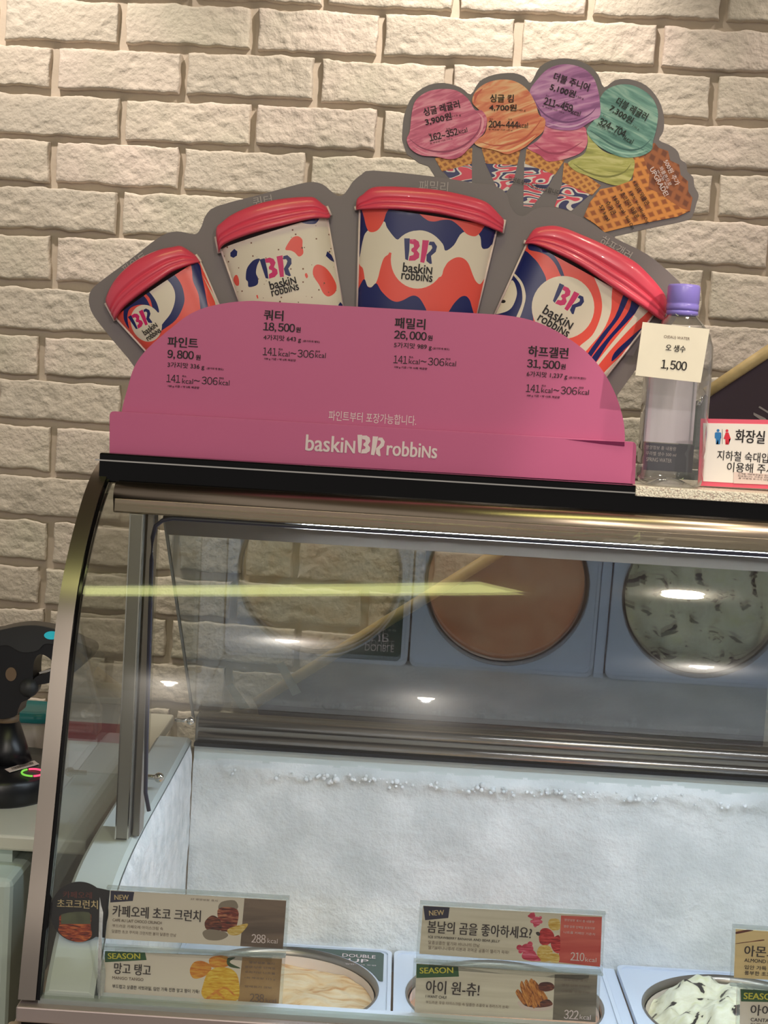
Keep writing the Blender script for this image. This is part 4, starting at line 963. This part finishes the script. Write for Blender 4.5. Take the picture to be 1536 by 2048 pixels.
pr('orange_scoop', SP['o'], [(395, 250), (410, 200), (460, 160), (530, 142), (600, 150), (660, 190), (700, 260), (715, 310), (745, 335), (735, 390), (690, 430), (650, 465), (600, 490), (560, 500), (500, 480), (430, 465), (405, 440), (455, 400), (465, 330), (430, 290)], .0026)
pr('pink_scoop', SP['p1'], [(105, 300), (125, 240), (180, 200), (250, 187), (320, 195), (375, 235), (408, 288), (440, 290), (465, 330), (455, 390), (420, 430), (380, 470), (340, 510), (290, 525), (220, 512), (150, 505), (100, 475), (80, 430), (95, 390)], .003)
def fold(name, line, m, dy, wd=9):
    c = catmull(line, 5, closed=False); n = len(c); A = []; B = []
    for i, p in enumerate(c):
        a = c[max(i-1, 0)]; b = c[min(i+1, n-1)]; l = hypot(b[0]-a[0], b[1]-a[1]); nx_, ny_ = -(b[1]-a[1])/l, (b[0]-a[0])/l
        w_ = wd*sin(pi*min(1, max(.02, i/(n-1))))/2+.5; A.append((p[0]+nx_*w_, p[1]+ny_*w_)); B.append((p[0]-nx_*w_, p[1]-ny_*w_))
    pr(name, m, A+B[::-1], dy, False)
for ln, col, dy, wd in (([(92, 425), (150, 468), (230, 488), (310, 478), (380, 440), (428, 380), (438, 312)], (150, 34, 80), .0032, 8), ([(110, 462), (170, 496), (260, 508), (330, 490), (390, 450)], (236, 150, 172), .0032, 10), ([(420, 300), (445, 330), (440, 380), (415, 420)], (240, 160, 178), .0033, 9),
        ([(425, 438), (500, 458), (580, 450), (650, 420), (700, 370), (728, 330)], (196, 76, 34), .0028, 8), ([(480, 474), (560, 484), (640, 450), (700, 408)], (246, 196, 140), .0028, 10), ([(405, 250), (415, 215), (445, 185)], (206, 84, 44), .0028, 12),
        ([(690, 235), (720, 285), (760, 320), (830, 345), (900, 338), (960, 308), (994, 270)], (116, 48, 116), .0024, 8), ([(750, 348), (830, 368), (900, 360), (965, 326)], (216, 164, 206), .0024, 9),
        ([(960, 385), (1020, 425), (1080, 460), (1150, 480), (1210, 468), (1255, 425)], (44, 100, 94), .0021, 8), ([(1010, 452), (1090, 488), (1170, 498), (1235, 478)], (160, 204, 190), .0021, 9),
        ([(880, 545), (950, 588), (1040, 608), (1120, 588), (1158, 545)], (126, 126, 44), .0016, 8), ([(690, 450), (760, 492), (840, 488), (925, 440)], (166, 36, 82), .0016, 8)):
    fold('scoop_fold', ln, mat('fold_print', col, .4), dy, wd)
ct = []
def CT(s, x, y, w_, h_, a, b=.02, k=0):
    X, Y_ = zm(*zc, [(x, y)])[0]; ct.append((s, X, Y_, w_/2.4, h_/2.4, a, b, k))
for s, x, y, w_, h_, a in (('싱글 레귤러', 247, 279, 175, 38, -13), ('3,900원', 232, 332, 128, 36, -13), ('162~352', 257, 406, 138, 32, -13), ('kcal', 350, 387, 42, 22, -13), ('총 제공량 기준 115 g', 245, 437, 110, 9, -13), ('115 g', 320, 316, 40, 11, -13), ('최소', 192, 402, 16, 8, -13), ('최대', 278, 378, 18, 8, -13),
        ('싱글 킹', 537, 232, 112, 37, 1), ('4,700원', 542, 277, 130, 33, 1), ('204~444', 545, 357, 142, 32, 2), ('kcal', 640, 361, 44, 24, 2), ('총 제공량 기준 145 g', 530, 383, 115, 9, 2), ('145 g', 632, 290, 38, 11, 2), ('최소', 486, 331, 18, 8, 2), ('최대', 576, 333, 18, 8, 2),
        ('더블 주니어', 872, 153, 176, 38, 18), ('5,100원', 830, 195, 125, 35, 18), ('211~459', 808, 262, 140, 34, 16), ('kcal', 893, 300, 44, 24, 18), ('총 제공량 기준 150 g', 783, 285, 110, 9, 16), ('150 g', 912, 229, 38, 11, 18), ('최소', 756, 219, 16, 8, 18), ('최대', 843, 250, 18, 8, 18),
        ('더블 레귤러', 1162, 283, 165, 38, 29), ('7,300원', 1111, 309, 125, 35, 32), ('324~704', 1068, 372, 140, 34, 27), ('kcal', 1146, 430, 46, 24, 29), ('총 제공량 기준 230 g', 1040, 385, 110, 9, 28), ('230 g', 1180, 372, 38, 11, 30), ('최소', 1030, 316, 16, 8, 28), ('최대', 1108, 370, 18, 8, 28),
        ('파인트부터 포장가능합니다.', 695, 652, 265, 26, 16)):
    CT(s, x, y, w_, h_, a, .025 if h_ > 30 else 0)
for s, x, y, w_, h_, a, k in (('* 버터 와플콘', 1203, 686, 130, 24, 57, 0), ('* 초코킨더 와플콘', 1147, 738, 155, 24, 57, 0), ('160 kcal', 1100, 742, 90, 18, 57, 0), ('Sold Out', 1152, 828, 70, 16, 60, 0), ('Sold Out', 1222, 800, 70, 16, 60, 0), ('슈가콘', 1060, 757, 70, 26, 60, 0), ('57 kcal', 1030, 782, 80, 18, 62, 0), ('185 kcal', 1180, 722, 100, 12, 57, 0),
        ('500원 추가', 1352, 588, 130, 26, 62, 1), ('와플콘으로', 1322, 606, 100, 20, 62, 1), ('UPGRADE!', 1292, 632, 150, 24, 60, 1), ('바삭한 와플', 1310, 622, 100, 10, 60, 1)): CT(s, x, y, w_, h_, a, .02, k)
letters('cone_price_lettering', ct, [BLACKINK, WHITEINK], fp(CY-.0038), fY(CY-.0038), cone, mpp(1100, 300, CY))
box('board_foot', .10, .30, CY+.003, CY+.05, TZ, TZ+.002, GREY, cone)

# ================================================================ water bottle with price card
bp = aY(1338, 965, .256); bc = Vector((bp.x, .256, TZ))
bot = empty('water_bottle', bc, 'clear plastic water bottle with purple cap and taped price card', 'bottle')
PET = glass_mat('clear_pet', (.93, .94, .95), 2.2, .03, haze=.035)
prof = [(.026, .0), (.032, .003), (.0345, .01), (.0345, .03), (.0335, .034), (.0345, .04), (.0345, .13), (.034, .150), (.030, .163), (.022, .174), (.0155, .181), (.0145, .184), (.0145, .188)]
bm = bmesh.new(); add_lathe(bm, bc, prof, 48, sq=3.2, cap=False); add_lathe(bm, bc+Vector((0, 0, .001)), [(.026, 0), (.012, .006), (.004, .008)], 48, sq=3, cap=False)
finish(bm, 'bottle_body', PET, bot, smooth=True)
CAPM = mat('purple_cap', (146, 132, 222), .3)
bm = bmesh.new(); add_lathe(bm, bc, [(.0168, .1875), (.0172, .190), (.0172, .1935), (.0165, .1945), (.0172, .1955), (.0172, .212), (.0162, .2145), (.010, .2152)], 48)
finish(bm, 'cap', CAPM, bot, smooth=True)
bm = bmesh.new(); add_lathe(bm, bc, [(.0152, .182), (.0168, .1835), (.0168, .1865), (.0152, .188)], 32, cap=False); finish(bm, 'neck_ring', CAPM, bot, smooth=True)
bm = bmesh.new(); add_box(bm, bc.x-.026, bc.x+.028, bc.y+.031, bc.y+.0325, TZ+.045, TZ+.115); finish(bm, 'rear_label', mat('pale_lilac_label', (206, 198, 206), .5, var=.08, vscale=20, stretch=(4, 1, .5)), bot)
CDY = bc.y-.0375
zb = (1230, 560, 4.552)
card = plate('price_card', PY(zm(*zb, [(252, 382), (862, 447), (780, 935), (185, 868)]), CDY), CDY, .0008, mat('cream_price_card', (240, 232, 214), .35, var=.05, vscale=18, coat=.3), bot)
letters('card_lettering', [(s, *zm(*zb, [(x, y)])[0], w_/4.552, h_/4.552, 5.5, b, k) for s, x, y, w_, h_, b, k in (('O(EAU) WATER', 563, 528, 235, 34, 0, 1), ('오 생수', 552, 622, 180, 62, .015, 0), ('1,500', 537, 780, 232, 92, .02, 0))], [BLACKINK, TXT2], fp(CDY), fY(CDY-.0005), card, mpp(1340, 700, CDY))
DARKL = mat('dark_bottle_label', (60, 58, 70), .4)
bm = bmesh.new(); add_box(bm, bc.x-.024, bc.x+.03, bc.y+.0312, bc.y+.0322, TZ+.014, TZ+.044); rl = finish(bm, 'dark_rear_label', DARKL, bot)
letters('label_lettering', [('영양정보 총 내용량', 1322, 896, 62, 8, 4, 0), ('무라벨 생수 500 ml', 1322, 908, 62, 8, 4, 0), ('SPRING WATER', 1318, 920, 52, 8, 4, 0)], [GREYINK], fp(bc.y+.0308), fY(bc.y+.0308), rl, mpp(1320, 900, bc.y))

# ================================================================ restroom sign
RY = .262
zr = (1230, 560, 4.552)
rs = empty('restroom_sign', (aY(1470, 970, RY).x, RY, TZ), 'white restroom notice card with pink border and blue and red figures', 'sign')
QP = PY(zm(*zr, [(782, 1262), (1900, 1282), (1900, 1925), (755, 1872)]), RY)
plate('pink_backing', QP, RY, .002, mat('pink_border_card', (226, 92, 116), .5), rs)
plate('white_card', PY(zm(*zr, [(802, 1302), (1870, 1322), (1870, 1890), (802, 1832)]), RY), RY-.0006, .0006, mat('white_card', (236, 230, 226), .5), rs)
BLUE = mat('blue_ink', (40, 120, 186), .5); RED = mat('red_ink', (214, 40, 60), .5)
L = [(0, zm(*zr, circ(937, 1370, 13, n=16))), (0, zm(*zr, [(908, 1392), (916, 1386), (956, 1386), (966, 1392), (966, 1440), (957, 1442), (955, 1495), (940, 1495), (937, 1448), (934, 1495), (919, 1495), (917, 1442), (907, 1440)])),
     (1, zm(*zr, circ(1018, 1372, 13, n=16))), (1, zm(*zr, [(1006, 1388), (1032, 1388), (1052, 1445), (1036, 1448), (1034, 1497), (1022, 1497), (1018, 1455), (1014, 1497), (1004, 1497), (1003, 1448), (988, 1445)])), (2, zm(*zr, [(974, 1358), (977, 1358), (977, 1492), (974, 1492)]))]
bm = bmesh.new()
for k, poly in L:
    f = bm.faces.new([bm.verts.new((x, RY-.0009, z)) for x, z in PY(poly, RY)]); f.material_index = k
bmesh.ops.triangulate(bm, faces=bm.faces); finish(bm, 'pictogram', [BLUE, RED, BLACKINK], rs, recalc=False)
letters('lettering', [(s, *zm(*zr, [(x, y)])[0], w_/4.552, h_/4.552, 3.5, b) for s, x, y, w_, h_, b in (('화장실 안내', 1335, 1432, 480, 118, .02), ('지하철 숙대입구역', 1238, 1612, 620, 90, .005), ('이용해 주세요', 1278, 1716, 520, 90, .005))], [BLACKINK], fp(RY), fY(RY-.0009), rs, mpp(1450, 900, RY))
pt = plate('patch_note', PY(zm(*zr, [(1080, 1748), (1870, 1790), (1870, 1880), (1076, 1850)]), RY), RY-.0012, .0004, EDGEW, rs)
letters('patch_lettering', [(s, *zm(*zr, [(x, y)])[0], w_/4.552, h_/4.552, 4, 0) for s, x, y, w_, h_ in (('고객용 개방화장실이 없어 불편을 드려', 1330, 1776, 430, 16), ('죄송합니다. 가까운 지하철역 화장실', 1330, 1797, 430, 16), ('을 이용해 주시기 바랍니다', 1290, 1814, 340, 14))], [BLACKINK], fp(RY), fY(RY-.0016), pt, mpp(1450, 900, RY))

# ================================================================ rod and dark banner behind the case
NY = 1.02
ba = empty('dark_banner_with_pole', (.0, NY, .80), 'pale wooden pole holding a dark banner, leaning behind the case', 'banner')
A_ = aY(512, 1405, NY); B_ = aY(1000, 1103, NY); C_ = aY(1412, 786, NY); D_ = aY(1600, 660, NY)
WOOD = mat('pale_wood_pole', (206, 180, 128), .5, bump=.2, bscale=40, var=.12, vscale=20, stretch=(3, 1, 3))
for a_, b_ in ((A_, B_+(B_-A_)*.12), (C_, D_)):
    bm = bmesh.new(); add_tube(bm, [a_, (a_+b_)/2, b_], [.0088, .0095, .0095], 16); finish(bm, 'pole', WOOD, ba)
SHEET = mat('dark_plum_sheet', (66, 48, 60), .6)
sh = plate('banner_sheet', [(A_.x, A_.z-.002), (A_.x+.02, A_.z-.10), (D_.x, A_.z-.10), (D_.x, D_.z-.004), (C_.x, C_.z-.004), (C_.x, C_.z-.17), (B_.x+.02, B_.z+.006)], NY+.012, .004, SHEET, ba)
q = PY([(1388, 812), (1420, 790), (1414, 850), (1388, 850)], NY)
plate('teal_border', [(C_.x-.035, C_.z-.025), (C_.x+.002, C_.z-.006), (C_.x+.002, C_.z-.09), (C_.x-.035, C_.z-.09)], NY+.008, .003, mat('grey_teal_border', (84, 92, 86), .6), ba)
plate('chalk_mark', PY([(1507, 825), (1530, 836), (1540, 846), (1536, 850), (1507, 830)], NY+.011), NY+.0105, .0008, GREYINK, ba)
plate('chalk_mark', PY([(1519, 812), (1545, 828), (1543, 831), (1517, 815)], NY+.011), NY+.0105, .0008, GREYINK, ba)
TAPE = glass_mat('clear_tape', (.9, .9, .88), 2, .3, haze=.25)
for pts in ([(553, 1330), (567, 1322), (602, 1385), (585, 1392)], [(452, 1372), (465, 1366), (500, 1415), (480, 1420)]):
    plate('tape_strip', PY(pts, NY-.011), NY-.011, .0005, TAPE, ba)
# small lamp-bracket end of the pole
bm = bmesh.new(); add_tube(bm, [C_+Vector((-.006, -.004, -.006)), C_+Vector((-.012, -.006, -.022))], .004, 8); finish(bm, 'pole_clip', CHROME, ba)

# ================================================================ counter, scanner and boxes at the left
KZ = .905
COUNT = mat('white_counter_top', (206, 204, 190), .35, var=.05); COUNTB = mat('frosted_white_side', (196, 210, 204), .35, var=.06)
ctr = empty('side_counter', (-.75, .5, 0), 'white service counter left of the display case', 'counter')
box('counter_top', -1.3, XL-.008, .315, .97, KZ-.018, KZ, COUNT, ctr, bv=.003)
box('counter_body', -1.3, -.404, .268, .95, 0, KZ-.036, COUNTB, ctr, bv=.008)
box('counter_riser', -1.3, -.42, .33, .94, KZ-.036, KZ-.018, COUNTB, ctr)
# scanner
QY = .50
SCB = mat('black_scanner_plastic', (20, 20, 24), .35, bump=.05); SCG = mat('dark_grey_plastic', (44, 44, 46), .5)
zsn = (0, 1220, 3.657)
bpos = aY(35, 1590, QY); sc0 = empty('barcode_scanner', (bpos.x, QY, KZ), 'black barcode scanner on round stand left of the case', 'scanner')
k_ = mpp(50, 1500, QY)
cxs = aY(25, 1560, QY).x
bm = bmesh.new(); add_lathe(bm, (0, 0, 0), [(.059, 0), (.062, .004), (.062, .028), (.058, .034), (.030, .037)], 56)
for v in bm.verts: v.co = Vector((cxs+v.co.x, QY+v.co.y*1.45, KZ+v.co.z))
finish(bm, 'base', SCB, sc0, smooth=False)
bm = bmesh.new(); cb = aY(18, 1520, QY); ctp = aY(15, 1442, QY); add_tube(bm, [Vector((cxs-.006, QY, KZ+.036)), Vector((cxs-.008, QY, KZ+.055)), ctp], [.029, .025, .015], 24); finish(bm, 'stem', SCB, sc0)
bm = bmesh.new(); add_tube(bm, [ctp+Vector((0, 0, -.003)), ctp+Vector((0, 0, .010))], .0145, 24); finish(bm, 'collar', mat('tan_collar', (120, 100, 76), .5), sc0)
hd = catmull([(-90, 170), (0, 135), (120, 108), (230, 100), (330, 112), (450, 140), (600, 215), (690, 260), (680, 330), (560, 440), (420, 500), (300, 520), (285, 470), (400, 420), (410, 350), (330, 300), (285, 340), (272, 430), (275, 560), (250, 620), (190, 650), (165, 700), (140, 750), (0, 760), (-60, 600), (-80, 400)], 4)
o = plate('scanner_head', PY(zm(*zsn, hd), QY), QY-.022, .044, SCB, sc0, bv=.008); o.modifiers['bevel'].segments = 4
plate('head_top_shell', PY(zm(*zsn, catmull([(-60, 180), (0, 150), (120, 122), (230, 112), (330, 122), (420, 148), (500, 190), (430, 250), (330, 250), (270, 300), (160, 310), (60, 260), (-20, 260)], 4)), QY-.024), QY-.0245, .004, SCG, sc0, bv=.001)
plate('status_light', PY(zm(*zsn, circ(376, 186, 54, 30, n=28)), QY-.026), QY-.0262, .003, mat('teal_lens', (40, 160, 170), .1, emit=(30, 150, 165), estr=.6), sc0, bv=.0008)
plate('round_emblem', PY(zm(*zsn, circ(80, 470, 40, 50, n=28)), QY-.0235), QY-.0236, .002, mat('brass_emblem', (112, 90, 70), .5), sc0)
bm = bmesh.new(); bmesh.ops.create_uvsphere(bm, u_segments=20, v_segments=12, radius=.012, matrix=Matrix.Translation(aY(58, 1375, QY-.02))); finish(bm, 'trigger_button', SCG, sc0, smooth=True)
plate('silver_stripe', PY(zm(*zsn, [(285, 455), (395, 425), (400, 440), (290, 468)]), QY-.0235), QY-.0238, .002, CHROME, sc0)
# barcode sticker and ring light on the sloping base
def on_base(px, py, lift=.0):
    P = aZ(px, py, KZ+.0355); return P+Vector((0, 0, lift))
bm = bmesh.new(); q = [on_base(*p, .002) for p in zm(*zsn, [(35, 1178), (250, 1115), (285, 1140), (70, 1200)])]
bm.faces.new([bm.verts.new(p) for p in q]); r = bmesh.ops.extrude_face_region(bm, geom=list(bm.faces))
for gg in r['geom']:
    if isinstance(gg, bmesh.types.BMVert): gg.co.z += .0006
finish(bm, 'barcode_sticker', EDGEW, sc0)
bm = bmesh.new()
for i in range(26):
    x = 80+i*6.2; wd = random.choice((2, 3, 4))
    q = [on_base(*p, .003) for p in zm(*zsn, [(x, 1170-i*1.75), (x+wd, 1169-i*1.75), (x+wd+9, 1186-i*1.75), (x+9, 1187-i*1.75)])]
    bm.faces.new([bm.verts.new(p) for p in q])
finish(bm, 'barcode_lines', BLACKINK, sc0, recalc=False)
def ringarc(name, a0_, a1_, m):
    bm = bmesh.new(); pts = []
    for k in range(17):
        a = radians(a0_+(a1_-a0_)*k/16); x, y = zm(*zsn, [(238+80*cos(a), 1200+26*sin(a)-.0)])[0]; pts.append(on_base(x, y, .002))
    add_tube(bm, pts, .0012, 6); finish(bm, name, m, sc0)
ringarc('green_ring_light', 90, 240, emis('green_led', (120, 200, 70), 1.2)); ringarc('red_ring_light', -110, 85, emis('red_led', (255, 70, 110), 1.6))
# container with teal lid
VY = .70
P0 = aY(72, 1500, VY)
cont = empty('food_container', (P0.x-.005, VY, KZ), 'white plastic container with teal lid behind the scanner', 'container')
TEAL = mat('teal_plastic', (34, 140, 150), .35)
cz = aY(70, 1425, VY).z
CX = aY(62, 1430, VY).x
bm = bmesh.new(); add_lathe(bm, (CX, VY, KZ), [(.030, 0), (.034, .004), (.038, cz-KZ-.006)], 32, sq=4); finish(bm, 'tub_body', mat('cloudy_plastic', (206, 196, 190), .4, var=.12, vscale=30), cont)
bm = bmesh.new(); add_lathe(bm, (CX, VY, cz-.006), [(.040, 0), (.041, .003), (.040, .012), (.034, .015), (.030, .012)], 32, sq=4); finish(bm, 'lid', TEAL, cont)
# white box with red band seen through the end glass
BXY = .60; a = aY(137, 1500, BXY); b = aY(222, 1400, BXY); 
sb = empty('storage_box', ((a.x+b.x)/2, BXY+.03, KZ), 'white box with red band seen through the end glass', 'box')
zt = b.z+.004; z1_, z2_ = aY(170, 1482, BXY).z, aY(170, 1444, BXY).z
box('box_body', a.x, -.336, BXY, BXY+.09, KZ, zt-.008, mat('white_box', (214, 206, 196), .5), sb, bv=.002)
box('box_lid', a.x-.002, -.334, BXY-.002, BXY+.092, zt-.010, zt, mat('pale_lid', (226, 220, 206), .4, var=.05), sb, bv=.002)
box('red_band', a.x-.001, -.335, BXY-.001, BXY+.091, z1_, z2_, mat('red_band', (176, 44, 50), .5), sb)

bpy.data.objects.remove(_fo); bpy.data.curves.remove(_fc)
